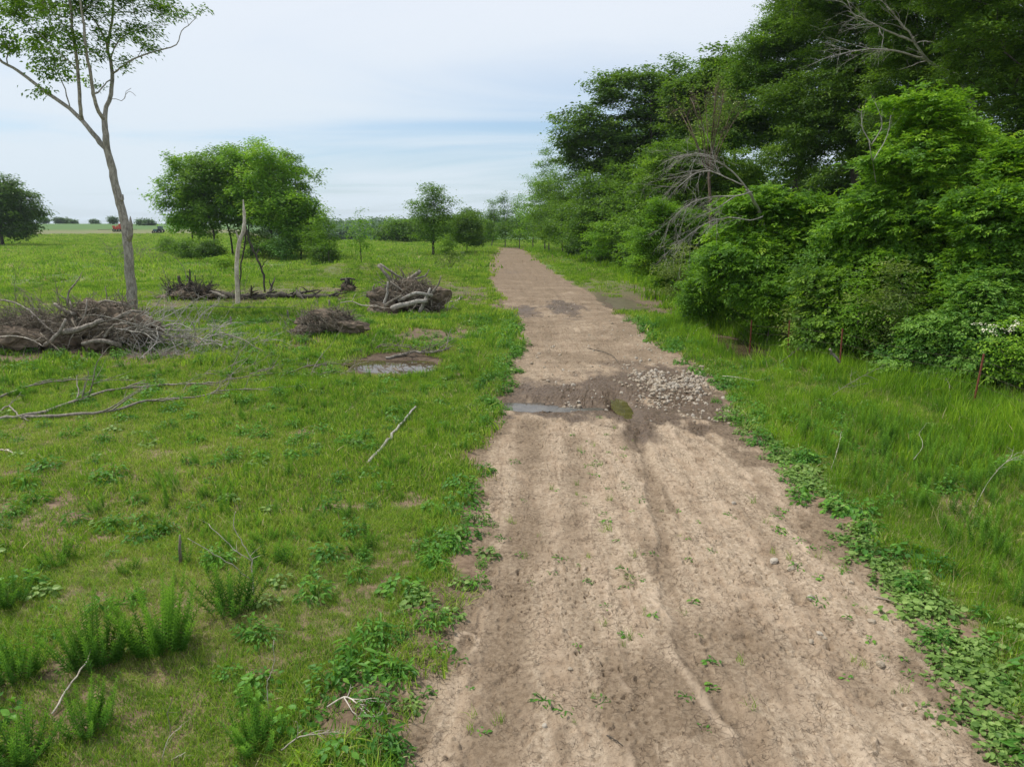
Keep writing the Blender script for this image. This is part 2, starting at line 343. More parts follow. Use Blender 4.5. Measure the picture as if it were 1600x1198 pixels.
def road_mat():
    m = NT('dirt_road'); p = m.pos()
    big = m.noise(0.55, 5, 0.6, p, 0.5); st = m.noise(1.0, 6, 0.62, m.scale(p, (3.6, 0.55, 1)), 0.4)
    fine = m.noise(16, 6, 0.7, p); mid = m.noise(4.5, 5, 0.65, p); grit = m.noise(70, 3, 0.6, p)
    brown0 = m.mix(m.rng(fine, 0.35, 0.65), c4(0.165, 0.117, 0.074), c4(0.265, 0.200, 0.134))
    pale = m.mix(m.rng(fine, 0.32, 0.68), c4(0.33, 0.250, 0.172), c4(0.54, 0.435, 0.32))
    ora = m.mix(m.rng(mid, 0.3, 0.7), c4(0.31, 0.225, 0.150), c4(0.47, 0.365, 0.262))
    col = m.mix(m.rng(st, 0.40, 0.62), pale, ora)
    st2 = m.noise(1.0, 7, 0.7, m.scale(p, (9.0, 0.9, 1)), 0.3); col = m.mix(m.rng(st2, 0.53, 0.66, 0, 0.6), col, brown0)
    brown = m.mix(m.rng(fine, 0.35, 0.65), c4(0.165, 0.117, 0.074), c4(0.265, 0.200, 0.134))
    dmp = m.math('ADD', m.attr('damp'), m.math('MULTIPLY', m.math('SUBTRACT', big, 0.5), 1.1))
    col = m.mix(m.rng(dmp, 0.15, 0.70, 0, 0.9), col, brown)
    patch = m.noise(3.0, 7, 0.72, p, 0.8); col = m.mix(m.rng(patch, 0.54, 0.66, 0, 0.55), col, brown)
    # dark flecks of trash, clods and seed husks
    fl = m.noise(26, 4, 0.75, p, 0.6); col = m.mix(m.rng(fl, 0.58, 0.64, 0, 0.8), col, c4(0.13, 0.09, 0.06))
    fl2 = m.noise(60, 4, 0.8, p, 0.4); col = m.mix(m.rng(fl2, 0.57, 0.63, 0, 0.6), col, c4(0.15, 0.11, 0.075))
    sl = m.math('ADD', m.attr('silt'), m.math('MULTIPLY', m.math('SUBTRACT', mid, 0.5), 0.8)); col = m.mix(m.rng(sl, 0.22, 0.75, 0, 0.75), col, c4(0.52, 0.41, 0.30))
    ct = m.noise(2.2, 3, 0.6, p); ctm = m.rng(ct, 0.45, 0.60)
    vor = m.n('ShaderNodeTexVoronoi', {'Scale': 11.0, 'Vector': m.n('ShaderNodeVectorMath', {0: p, 1: m.scale(m.noise(3, 4, 0.6, p, out='Color'), (0.35, 0.35, 0))}, operation='ADD').outputs[0]}, feature='DISTANCE_TO_EDGE').outputs[0]
    crack = m.math('MULTIPLY', m.rng(vor, 0.035, 0.008), ctm)
    wet = m.math('ADD', m.attr('wet'), m.math('MULTIPLY', m.math('SUBTRACT', mid, 0.5), 0.5)); wet = m.rng(wet, 0.15, 0.72)
    crack = m.math('MULTIPLY', crack, m.math('SUBTRACT', 1.0, wet))
    col = m.mix(m.math('MULTIPLY', crack, 0.40), col, c4(0.17, 0.115, 0.075))
    mud = m.mix(m.rng(fine, 0.35, 0.65), c4(0.075, 0.052, 0.034), c4(0.165, 0.115, 0.075))
    col = m.mix(wet, col, mud)
    h = m.math('ADD', m.math('MULTIPLY', fine, 0.9), m.math('MULTIPLY', grit, 0.25)); h = m.math('ADD', h, m.math('MULTIPLY', mid, 1.2)); h = m.math('SUBTRACT', h, m.math('MULTIPLY', crack, 0.45))
    bp = m.n('ShaderNodeBump', {'Height': h, 'Strength': 0.9, 'Distance': 0.030})
    ro = m.rng(wet, 0, 1, 0.93, 0.48, False)
    return m.done(m.n('ShaderNodeBsdfPrincipled', {'Base Color': col, 'Roughness': ro, 'Normal': bp.outputs[0], 'Specular IOR Level': 0.3}).outputs[0])
def water_mat(name, col, rough=0.03):
    m = NT(name); p = m.pos(); n = m.noise(7, 3, 0.5, p)
    bp = m.n('ShaderNodeBump', {'Height': n, 'Strength': 0.05, 'Distance': 0.004})
    c = m.mix(m.rng(m.noise(3, 4, 0.6, p), 0.35, 0.65), col, tuple(x * 0.6 for x in col[:3]) + (1,))
    return m.done(m.n('ShaderNodeBsdfPrincipled', {'Base Color': c, 'Roughness': rough, 'IOR': 1.33, 'Normal': bp.outputs[0]}).outputs[0])
M['ground'] = ground_mat(); M['road'] = road_mat()
M['water_brown'] = water_mat('water_brown', c4(0.10, 0.075, 0.045)); M['water_olive'] = water_mat('water_olive', c4(0.12, 0.11, 0.035), 0.06)
M['water_soup'] = water_mat('water_soup', c4(0.17, 0.14, 0.095), 0.35); M['water_mud'] = water_mat('water_mud', c4(0.12, 0.105, 0.085), 0.12)

# ------------------------------------------------------------------ ground sheet
BARE = [(130, 550, 170, 9, .9), (25, 552, 60, 8, .9), (290, 470, 70, 8, .8), (632, 490, 80, 8, .9), (512, 527, 60, 6, .8), (450, 468, 130, 6, .8), (740, 455, 30, 14, .7), (780, 480, 20, 12, .9), (330, 592, 60, 8, .6), (715, 455, 60, 16, .9), (620, 470, 70, 14, .5), (680, 525, 70, 12, .9), (600, 575, 90, 12, .6), (720, 610, 70, 12, .6), (980, 455, 75, 24, .95), (1010, 480, 40, 14, .8),
        (690, 960, 50, 60, .9), (560, 1110, 70, 60, .9), (640, 1020, 40, 60, .7), (1160, 690, 50, 60, .9), (1250, 790, 30, 60, .7), (440, 455, 120, 7, .9), (25, 745, 20, 5, .9), (60, 850, 30, 12, .5),
        (40, 1060, 70, 30, .5), (470, 540, 40, 12, .6), (560, 520, 60, 12, .5), (250, 595, 60, 10, .5), (1200, 575, 70, 14, .8), (1290, 590, 80, 12, .6), (760, 470, 30, 12, .6), (120, 530, 150, 18, .7), (750, 600, 30, 20, .3)]
BW = []
for a, b, hw, hh, s in BARE:
    c = g0(a, b); BW.append((c[0], c[1], abs(g0(a + hw, b)[0] - c[0]), abs(g0(a, b - hh)[1] - g0(a, b + hh)[1]) / 2, s))
def bare(x, y):
    v = np.zeros(np.shape(x)); n = fbm(x * 1.3, y * 1.3, 77, 3)
    for cx, cy, w, h, s in BW:
        q = np.sqrt(((x - cx) / w) ** 2 + ((y - cy) / h) ** 2) + n * 0.8
        v = np.maximum(v, s * sstep(1.15, 0.7, q))
    v = np.maximum(v, .8 * sstep(.40, .56, fbm(x * .75 + 40, y * .75, 79, 4)) * sstep(60, 30, y))
    ri = road_in(x, y)
    v = np.maximum(v, sstep(-0.45, -0.10, ri + 0.5 * n))
    for nm, cx, cy, w, h in PD:
        v = np.maximum(v, sstep(1.35, 1.05, np.sqrt(((x - cx) / w) ** 2 + ((y - cy) / h) ** 2) + 0.2 * n))
    return v
def grid_obj(name, X, Y, Z, mat, attrs, wrap=False):
    nr, nc = X.shape; V = np.stack([X, Y, Z], -1).reshape(-1, 3)
    i = np.arange(nr - 1)[:, None] * nc; j = np.arange(nc if wrap else nc - 1)[None, :]; j2 = (j + 1) % nc
    Q = np.stack([i + j, i + j2, i + nc + j2, i + nc + j], -1).reshape(-1, 4)
    b = MB(); b.add(V, Q); me = b.mesh(name, mat, True, attr=False)
    for k, a in attrs.items():
        A = me.attributes.new(k, 'FLOAT', 'POINT'); A.data.foreach_set('value', a.astype(np.float32).ravel())
    o = bpy.data.objects.new(name, me); COL.objects.link(o); return o
rr = np.concatenate([np.geomspace(1.2, 60, 360), np.geomspace(61, 1500, 150)])
th = np.concatenate([np.linspace(-50, 50, 700), np.linspace(52, 308, 90)]); th = np.radians(th)
RR, TH = np.meshgrid(rr, th, indexing='ij'); GX = RR * np.sin(TH); GY = RR * np.cos(TH)
GZ = HG(GX, GY); ri = road_in(GX, GY)
GZ = GZ - 0.22 * sstep(0.02, 0.35, ri)
MOIST = .9 * np.exp(-(poly_dist(GX, GY, DITCH) / 0.75) ** 2)
for nm, cx, cy, w, h in PD: MOIST = np.maximum(MOIST, sstep(2.2, 1.0, np.sqrt(((GX - cx) / w) ** 2 + ((GY - cy) / h) ** 2) + .5 * fbm(GX * 2, GY * 2, 64, 3)))
for cx, cy, w, h, s_ in BW: MOIST = np.maximum(MOIST, .55 * sstep(1.1, .5, np.sqrt(((GX - cx) / w) ** 2 + ((GY - cy) / h) ** 2)))
ground = grid_obj('ground', GX, GY, GZ, M['ground'], {'bare': bare(GX, GY), 'moist': MOIST, 'far': sstep(28, 75, RR + 12 * fbm(GX / 6, GY / 6, 9, 3))}, wrap=True)
# (see the small disc below the camera) right under the camera
tag(ground, kind='structure')
b = MB(); tt = np.arange(24) / 24 * 2 * pi
b.add(np.vstack([[[0, 0, float(HG(0, 0)) - .23]], np.stack([1.5 * np.cos(tt), 1.5 * np.sin(tt), np.full(24, float(HG(0, 0)) - .23)], 1)]), None, [[0, 1 + k, 1 + (k + 1) % 24] for k in range(24)])
tag(b.obj('ground_patch', M['ground']), kind='structure')

# ------------------------------------------------------------------ thin summer air
m_ = bpy.data.materials.new('haze'); m_.use_nodes = True; m_.node_tree.nodes.clear(); o_ = m_.node_tree.nodes.new('ShaderNodeOutputMaterial'); v_ = m_.node_tree.nodes.new('ShaderNodeVolumePrincipled')
v_.inputs['Color'].default_value = (0.82, 0.89, 1.0, 1); v_.inputs['Density'].default_value = 0.00015; v_.inputs['Anisotropy'].default_value = 0.2
m_.node_tree.links.new(v_.outputs[0], o_.inputs['Volume'])
b = MB(); b.box((0, 0, (30 + float(GZ.min()) - 1) / 2), (3040, 3040, 30 - float(GZ.min()) + 1)); hz = b.obj('haze', m_); tag(hz, 'thin pale summer haze over the far pasture', None, kind='stuff')

# ------------------------------------------------------------------ dirt road
GUL = [(tr((1000, 668), (1012, 720), (1030, 790), (1040, 850), (1050, 930), (1075, 1010), (1130, 1090), (1190, 1198), (1230, 1280)), 0.10, 0.055, 0.55),
       (tr((960, 830), (965, 900), (980, 960), (1000, 1060), (1012, 1198)), 0.07, 0.025, 0.3),
       (tr((1060, 665), (1110, 730), (1180, 820), (1250, 930), (1330, 1060), (1400, 1198)), 0.12, 0.030, 0.35),
       (tr((1110, 680), (1180, 740), (1230, 810), (1300, 880)), 0.09, 0.03, 0.4),
       (tr((985, 640), (995, 690), (1010, 740)), 0.16, 0.05, 0.6),
       (tr((735, 1000), (715, 1080), (690, 1198)), 0.06, 0.02, 0.1),
       (tr((825, 660), (825, 760), (815, 860), (800, 1000), (770, 1198)), 0.22, 0.030, 0.62),
       (tr((900, 680), (900, 800), (895, 900), (930, 1010)), 0.16, 0.022, 0.48),
       (tr((1100, 1000), (1080, 1080), (1085, 1198)), 0.5, 0.01, 0.5),
       (tr((900, 1000), (960, 1100), (1000, 1198)), 0.35, 0.012, 0.35),
       (tr((880, 600), (862, 520), (838, 460), (808, 420), (796, 395)), 0.25, 0.03, 0.22), (tr((960, 560), (900, 490), (858, 440), (828, 405)), 0.25, 0.03, 0.22),
       (tr((1150, 760), (1230, 860), (1290, 960), (1380, 1080)), 0.10, 0.015, 0.25)]
NRW, NCW = 1150, 620
ys = 1.0 / np.linspace(1 / 2.6, 1 / (YEND + 0.5), NRW)
ts = np.linspace(0, 1, NCW)
Yg = np.repeat(ys[:, None], NCW, 1)
l, r = road_edges(ys); l = l - 0.5; r = r + 0.5
Xg = l[:, None] + (r - l)[:, None] * ts[None, :]
base = HG(Xg, Yg); rin = road_in(Xg, np.minimum(Yg, YEND - 1.01))
zr = base + 0.014 - 0.09 * sstep(-0.02, -0.30, rin + 0.12 * fbm(Xg * 2.2, Yg * 2.2, 41, 3)) + 0.018 * fbm(Xg * 1.6, Yg * 0.8, 42, 3) + 0.016 * fbm(Xg * 7, Yg * 5, 43, 4) * (1 + 0 * Xg) + 0.010 * fbm(Xg * 22, Yg * 20, 44, 3)
damp = np.zeros_like(Xg); silt = np.zeros_like(Xg)
nn = fbm(Xg * 3, Yg * 1.5, 45, 3)
for P, w, d, dm in GUL:
    q = poly_dist(Xg + 0.14 * fbm(Yg * 1.2, Xg * 0.3, 46, 2) + 0.05 * vnoise(Yg * 6, 0 * Xg, 47), Yg, P)
    g = np.exp(-(q / w) ** 4); zr -= d * .55 * g * (1 + .8 * fbm(Xg * 2, Yg * 2.2, 59, 3)); silt = np.maximum(silt, (.60 if (d >= .03 or w < .08) and w < .2 else 0.0) * np.exp(-((q - w * 1.7) / (w * .8)) ** 2) * sstep(-.3, .3, fbm(Xg * 1.5 + 9, Yg * 1.6, 55, 4) - .02) * (Xg < np.interp(Yg, P[::1, 1][np.argsort(P[:, 1])], P[:, 0][np.argsort(P[:, 1])]) + .1)); zr += d * 0.06 * np.exp(-((q - w * 1.5) / (w * 0.4)) ** 2)
    damp = np.maximum(damp, dm * np.exp(-(q / (w * 1.8)) ** 2))
# tyre lugs in the two wheel tracks
ctr = (l + r) / 2
for off in (-0.95, 0.85):
    q = Xg - (ctr[:, None] + off + 0.12 * fbm(Yg * 0.3, 0 * Xg, 48, 2)); a = np.exp(-(q / 0.22) ** 4)
    zr -= 0.016 * a; zr += 0.006 * a * np.sign(np.sin(Yg * 34 + np.abs(q) * 26)) * sstep(-0.1, 0.25, fbm(Xg, Yg * 0.6, 49, 2))
pit = np.clip(fbm(Xg * 26, Yg * 20, 56, 2) - 0.30, 0, 1) * sstep(-.1, .25, fbm(Xg * 1.1, Yg * .8, 57, 3) + .08); zr -= .16 * pit
clod = np.clip(fbm(Xg * 19, Yg * 15, 58, 2) - 0.36, 0, 1); zr += .12 * clod
hoof = np.clip(fbm(Xg * 9, Yg * 7, 50, 2) - 0.22, 0, 1) * sstep(-0.1, 0.2, fbm(Xg * .8, Yg * .6, 51, 2)); zr -= 0.10 * hoof
wetc = [(900, 630, 150, 24, 1.0), (1010, 640, 110, 30, 1.0), (1060, 610, 80, 30, 1.0), (860, 612, 90, 16, .8), (975, 600, 70, 26, .8), (1100, 625, 50, 34, .9), (1000, 670, 40, 20, .75), (870, 640, 50, 22, .8), (985, 575, 60, 16, .5), (880, 480, 30, 14, .8), (820, 486, 26, 10, .7), (830, 600, 60, 12, .5), (1140, 670, 50, 36, .45), (1050, 590, 60, 20, .8),
        (1010, 462, 80, 18, .5), (800, 425, 25, 5, .35), (1180, 720, 40, 30, .35)]
for a, c_, hw, hh, s in [(1040, 1110, 150, 110, .75), (1010, 850, 20, 70, .5), (935, 860, 25, 80, .35), (850, 800, 14, 90, .35), (760, 1080, 40, 60, .3), (1190, 1050, 60, 80, .35), (1040, 780, 16, 40, .6), (940, 1010, 60, 40, .35)]:
    c = g0(a, c_); w = abs(g0(a + hw, c_)[0] - c[0]); h = abs(g0(a, c_ - hh)[1] - g0(a, c_ + hh)[1]) / 2
    damp = np.maximum(damp, s * sstep(1.4, 0.4, np.sqrt(((Xg - c[0]) / w) ** 2 + ((Yg - c[1]) / h) ** 2) + 0.8 * nn))
wet = np.zeros_like(Xg)
for a, c_, hw, hh, s in wetc:
    c = g0(a, c_); w = abs(g0(a + hw, c_)[0] - c[0]); h = abs(g0(a, c_ - hh)[1] - g0(a, c_ + hh)[1]) / 2
    wet = np.maximum(wet, s * sstep(1.55, 0.3, np.sqrt(((Xg - c[0]) / w) ** 2 + ((Yg - c[1]) / h) ** 2) + 0.9 * nn))
zr -= 0.02 * wet
zr += 0.05 * wet * np.abs(fbm(Xg * 3.5, Yg * 3, 52, 3)) - 0.012 * wet
edge = sstep(0.55, 0.0, rin); damp = np.maximum(damp, .62 * sstep(1.0, .2, (r[:, None] - .5 - Xg) + 1.1 * nn) * sstep(18, 12, Yg));  damp = np.maximum(damp, 0.55 * edge + 0.25 * edge * nn)
damp = np.maximum(damp, 0.50 * sstep(12, 22, Yg) + 0.22 * sstep(28, 60, Yg))
PZ = {}
for nm, cx, cy, w, h in PD: PZ[nm] = float(HG(cx, cy))
road = grid_obj('dirt_road', Xg, Yg, zr, M['road'], {'damp': damp, 'wet': wet, 'silt': silt})
tag(road, kind='structure')
def road_z(x, y):
    i = int(np.clip(np.searchsorted(ys, y), 0, NRW - 1)); j = int(np.clip((x - l[i]) / (r[i] - l[i]) * (NCW - 1), 0, NCW - 1)); return float(zr[i, j])
def surf(x, y):
    if 2.7 < y < YEND and float(road_in(x, y)) > -0.1: return max(road_z(x, y), float(HG(x, y)) - 0.2)
    return float(HG(x, y))

def puddle(nm, mat, lift, label):
    cx, cy, w, h = [q for q in PD if q[0] == nm][0][1:]
    a = np.arange(72) / 72 * 2 * pi; k = 1.12 + 0.55 * fbm(np.cos(a) * 2 + cx, np.sin(a) * 2 + cy, 61, 3)
    z = PZ[nm] + lift
    b = MB(); V = np.stack([cx + w * k * np.cos(a), cy + h * k * np.sin(a), np.full(72, z)], 1)
    b.add(np.vstack([[[cx, cy, z]], V]), None, [[0, 1 + i, 1 + (i + 1) % 72] for i in range(72)])
    o = b.obj('puddle', mat); tag(o, label, None, kind='structure')
puddle('left', M['water_brown'], 0.112, None); puddle('roadleft', M['water_mud'], 0.105, None)
puddle('olive', M['water_olive'], 0.10, None); puddle('ditchright', M['water_brown'], 0.13, None)
puddle('pool', M['water_soup'], 0.062, None); puddle('pool2', M['water_mud'], 0.10, None)

# ------------------------------------------------------------------ trees
def kites(rng, C, ax, nr, L, Wd, fold=0.18):
    """C centres(base), ax unit axis, nr unit normal -> kite leaves"""
    sd = np.cross(nr, ax); n = len(C)
    L = np.broadcast_to(L, (n,))[:, None]; Wd = np.broadcast_to(Wd, (n,))[:, None]
    a = C; t = C + ax * L - nr * L * 0.12; m = C + ax * L * 0.42 + nr * L * fold * 0.4
    V = np.stack([a, m + sd * Wd / 2, t, m - sd * Wd / 2], 1).reshape(-1, 3)
    return V, np.arange(n * 4).reshape(n, 4)
def unit(a): return a / (np.linalg.norm(a, axis=-1, keepdims=True) + 1e-9)
def leafage(mb, rng, centers, per, sx, sz, L, Wd, leaflets=1, cc=None, up=0.85, out=0.35, droop=0.0, tv=0.22, tint0=0.45):
    n = len(centers) * per; ci = np.repeat(np.arange(len(centers)), per)
    off = rng.normal(size=(n, 3)) * np.array([sx, sx, sz]); 
    P = centers[ci] + off
    ctint = rng.normal(0, tv * 0.55, len(centers))[ci]
    o = unit(P - cc) if cc is not None else unit(off)
    nrm = unit(np.array([0, 0, up]) + o * out + rng.normal(size=(n, 3)) * 0.36)
    a = rng.normal(size=(n, 3)) + o * 0.8 + np.array([0, 0, -droop]); ax = unit(a - nrm * (a * nrm).sum(1, keepdims=True))
    sz_ = L * rng.uniform(0.65, 1.25, n)
    tint = np.clip(tint0 + ctint + rng.normal(0, tv * 0.5, n), 0, 1)
    if leaflets <= 1:
        V, Q = kites(rng, P, ax, nrm, sz_, sz_ * Wd); mb.add(V, Q, None, tint); return
    sd = np.cross(nrm, ax); k = (leaflets - 1) // 2
    for i in range(k):
        base = P + ax * (sz_ * (0.25 + 0.65 * i / k))[:, None] - nrm * (sz_ * 0.10 * (i / k) ** 2)[:, None]
        for s in (-1, 1):
            d = unit(ax * 0.55 + sd * s + rng.normal(size=(n, 3)) * 0.12)
            nn_ = unit(nrm + rng.normal(size=(n, 3)) * 0.25); nn_ = unit(nn_ - d * (nn_ * d).sum(1, keepdims=True))
            V, Q = kites(rng, base, d, nn_, sz_ * 0.55, sz_ * 0.55 * Wd); mb.add(V, Q, None, tint)
    V, Q = kites(rng, P + ax * (sz_ * 0.85)[:, None], ax, nrm, sz_ * 0.6, sz_ * 0.6 * Wd); mb.add(V, Q, None, tint)

def blob_points(rng, blobs, n, shell=0.55, irr=0.6):
    vol = np.array([b[3] * b[4] * b[5] for b in blobs]); vol = vol ** 0.75; cnt = np.maximum(1, (n * vol / vol.sum()).astype(int)); out = []
    for b, c in zip(blobs, cnt):
        d = unit(rng.normal(size=(c, 3))); sd_ = rng.integers(0, 9999)
        rad = 1 - (1 - shell) * rng.uniform(0, 1, c) ** 1.3 * rng.uniform(0.3, 1.6, c)
        rad = np.clip(rad, 0.1, 1.08)
        rad = rad * (1 + irr * fbm(d[:, 0] * 2.1 + d[:, 2] * 1.3 + 11, d[:, 1] * 2.1 - d[:, 2] * 1.7, int(sd_), 3))
        out.append(np.array(b[:3]) + d * rad[:, None] * np.array(b[3:6]))
    P = np.vstack(out)
    return P
class Skel:
    def __init__(s): s.p = []; s.par = []; s.len = []; s.fix = []
    def node(s, p, par, fix=0.0):
        s.p.append(np.array(p, float)); s.par.append(par); s.fix.append(fix)
        s.len.append(0 if par < 0 else s.len[par] + np.linalg.norm(s.p[-1] - s.p[par])); return len(s.p) - 1
    def stem(s, pts, r0, r1, attach=None, sub=3, rng=None, jit=0.0):
        pts = np.array(pts, float); k = len(pts)
        # Catmull-Rom
        E = np.vstack([2 * pts[0] - pts[1], pts, 2 * pts[-1] - pts[-2]]); out = []
        for i in range(k - 1):
            for u in np.arange(sub) / sub:
                p0, p1, p2, p3 = E[i:i + 4]
                out.append(0.5 * ((2 * p1) + (-p0 + p2) * u + (2 * p0 - 5 * p1 + 4 * p2 - p3) * u * u + (-p0 + 3 * p1 - 3 * p2 + p3) * u ** 3))
        out.append(pts[-1]); out = np.array(out)
        if rng is not None and jit: out[1:] += rng.normal(0, jit, out[1:].shape)
        par = -1
        if attach is not None:
            A = np.array(s.p); par = int(np.argmin(np.linalg.norm(A - out[0], axis=1))); out = out[1:]
        n = len(out)
        for i, q in enumerate(out): par = s.node(q, par, r0 + (r1 - r0) * (i / max(1, n - 1)))
        return par
    def reach(s, targets, rng, seg=0.7, wlen=0.18, zmin=0.0, droop=0.0, curv=0.25):
        A = np.array(s.p); ok0 = np.array([1 if q[2] >= zmin else 0 for q in s.p])
        d0 = np.min(np.linalg.norm(targets[:, None, :] - A[None, :, :], axis=2) if len(A) < 400 else np.linalg.norm(targets[:, None, :] - A[None, ::3, :], axis=2), axis=1)
        cap = len(A) + len(targets) * 14 + 10; buf = np.zeros((cap, 3)); buf[:len(A)] = A; ln = np.zeros(cap); ln[:len(A)] = s.len; ok = np.ones(cap); ok[:len(A)] = ok0; n = len(A); tips = []
        for i in np.argsort(d0):
            T = targets[i]; D = buf[:n] - T; dd = np.sqrt((D * D).sum(1))
            cost = dd + wlen * ln[:n] + 0.7 * np.maximum(0, D[:, 2]) + (1 - ok[:n]) * 50
            j = int(np.argmin(cost)); a = buf[j]; dist = dd[j]; ns = int(min(12, max(1, round(dist / seg))))
            pd = a - buf[s.par[j]] if s.par[j] >= 0 else np.array([0, 0, 1.0]); pd = pd / (np.linalg.norm(pd) + 1e-9)
            ctrl = a + pd * dist * curv + (T - a) * 0.3 + np.array([0, 0, dist * 0.08]) + rng.normal(0, dist * 0.06, 3)
            par = j
            for q in range(1, ns + 1):
                u = q / ns; pt = (1 - u) ** 2 * a + 2 * u * (1 - u) * ctrl + u * u * T
                if q < ns: pt = pt + rng.normal(0, 0.04 * seg, 3)
                par = s.node(pt, par); buf[n] = pt; ln[n] = s.len[-1]; n += 1
            tips.append(par)
        return tips
    def build(s, mb, rng, tip=0.008, e=2.2, sides=6, mins=3, flare=0.0, wob=0.06, rmax=None):
        n = len(s.p); acc = np.zeros(n); ch = [[] for _ in range(n)]
        for i in range(n - 1, -1, -1):
            rad = max(acc[i] ** (1 / e) if acc[i] > 0 else tip, s.fix[i])
            if s.fix[i] > 0 and rmax: rad = min(rad, max(s.fix[i], 0.001) * rmax)
            s.fix[i] = rad
            p = s.par[i]
            if p >= 0: acc[p] += rad ** e; ch[p].append(i)
        rad = np.array(s.fix)
        for i in range(n):     # a child is never thicker than its parent
            if s.par[i] >= 0: rad[i] = min(rad[i], rad[s.par[i]] * 1.0)
        starts = [i for i in range(n) if s.par[i] < 0]; P = s.p
        stack = [(i, None) for i in starts]
        while stack:
            i, frm = stack.pop(); path = [i] if frm is None else [frm, i]; rr_ = [rad[i]] if frm is None else [rad[i] * 1.05, rad[i]]
            while ch[i]:
                c = sorted(ch[i], key=lambda q: -rad[q]); nxt = c[0]
                for q in c[1:]: stack.append((q, i))
                i = nxt; path.append(i); rr_.append(rad[i])
            pts = np.array([P[q] for q in path]); rr_ = np.array(rr_)
            if len(pts) < 2: continue
            if frm is None and flare:
                rr_[0] *= 1 + flare; 
            sd = sides if rr_.max() > 0.05 else (4 if rr_.max() > 0.02 else mins)
            if rr_.max() > 0.12: sd = sides + 4
            mb.tube(pts, rr_, sd, cap=rr_.max() > 0.03, wob=wob if rr_.max() > 0.03 else 0, rng=rng)

def make_tree(name, label, cat, seed, H_, crown, n_cl, per, L, Wd, leafmat, barkmat=None, trunk_r=0.16, stems=None, leaflets=1, sx=0.35, sz=0.16, shell=0.55, lean=(0, 0), zmin=None, group=None, tint0=0.45, tv=0.22, droop=0.1, sparse_below=None, keep=None, stemlist=None, irr=0.6):
    """crown: ellipsoids (x, y, z, rx, ry, rz) relative to the foot. Returns the thing with trunk and crown."""
    rng = np.random.default_rng(seed); sk = Skel(); barkmat = barkmat or M['bark_dark']
    if stemlist:
        for k, (pts, r0, r1, att) in enumerate(stemlist): sk.stem(pts, r0, r1, attach=True if att else None, rng=rng, jit=0.03)
    else:
        top = H_ * 0.8; nst = stems or 1
        for k in range(nst):
            a = rng.uniform(0, 2 * pi); sp = 0 if nst == 1 else rng.uniform(0.2, 0.5); ex = (lean[0] + rng.normal(0, 0.05) * H_ + (rng.uniform(-.22, .22) * H_ if nst > 1 else 0)); ey = (lean[1] + rng.normal(0, 0.05) * H_ + (rng.uniform(-.22, .22) * H_ if nst > 1 else 0))
            pts = [(cos(a) * sp, sin(a) * sp, -0.15), (cos(a) * sp + ex * 0.15 + rng.normal(0, .01 * H_), sin(a) * sp + ey * 0.15 + rng.normal(0, .01 * H_), top * 0.3), (ex * 0.5 + rng.normal(0, .03 * H_), ey * 0.5 + rng.normal(0, .03 * H_), top * 0.65), (ex, ey, top)]
            sk.stem(pts, trunk_r / (nst ** 0.4), trunk_r * 0.15, sub=4, rng=rng, jit=0.02)
    T = blob_points(rng, crown, n_cl, shell, irr)
    T = T[T[:, 2] > 0.25]
    if keep is not None: T = T[keep(T)]
    zmin = H_ * 0.18 if zmin is None else zmin
    sk.reach(T, rng, seg=max(0.35, H_ * 0.05), zmin=zmin)
    wood = MB(); sk.build(wood, rng, tip=0.010 if H_ > 6 else 0.006, flare=0.35, rmax=1.0 if trunk_r else None)
    lf = MB(); cc = np.array([0, 0, H_ * 0.45]) if not stemlist else T.mean(0) - np.array([0, 0, 1.0])
    leafage(lf, rng, T, per, sx, sz, L, Wd, leaflets, cc, droop=droop, tint0=tint0, tv=tv)
    # a few sprigs along the inner twigs
    root = thing(name, label, cat, group=group)
    wood.obj('trunk', barkmat, root, smooth=True); lf.obj('crown', leafmat, root)
    return root
def crown_round(rng_seed, R_, z0, z1, n=6, k=0.62, flat=1.0):
    rng = np.random.default_rng(rng_seed); out = [(0, 0, (z0 + z1) / 2 + (z1 - z0) * .08, R_ * 0.62, R_ * 0.62, (z1 - z0) * 0.40)]
    for i in range(n):
        a = i * 2.4 + rng.uniform(-.4, .4); u = (i + 0.5) / n; z = z0 + (z1 - z0) * (0.16 + 0.72 * u); rr_ = R_ * k * math.sqrt(max(0.1, 1 - (1.6 * u - 0.6) ** 2 * 0.9))
        s = R_ * rng.uniform(0.34, 0.5)
        out.append((cos(a) * rr_, sin(a) * rr_, z, s, s, s * 0.72 * flat))
        b_ = rng.uniform(0, 6.28); out.append((cos(a) * rr_ + cos(b_) * s, sin(a) * rr_ + sin(b_) * s, z + s * rng.uniform(-.2, .75), s * .4, s * .4, s * .3))
    return out
def place(root, X, Y, rz=0.0, sc=1.0):
    root.location = (X, Y, float(HG(X, Y)) - 0.02); root.rotation_euler = (0, 0, rz); root.scale = (sc, sc, sc); return root
def PX(px, Y, py=375): return float(pp(px, py, Y)[0])   # world X of a picture column Y metres ahead
def ZT(py, Y): return float(pp(800, py, Y)[2])


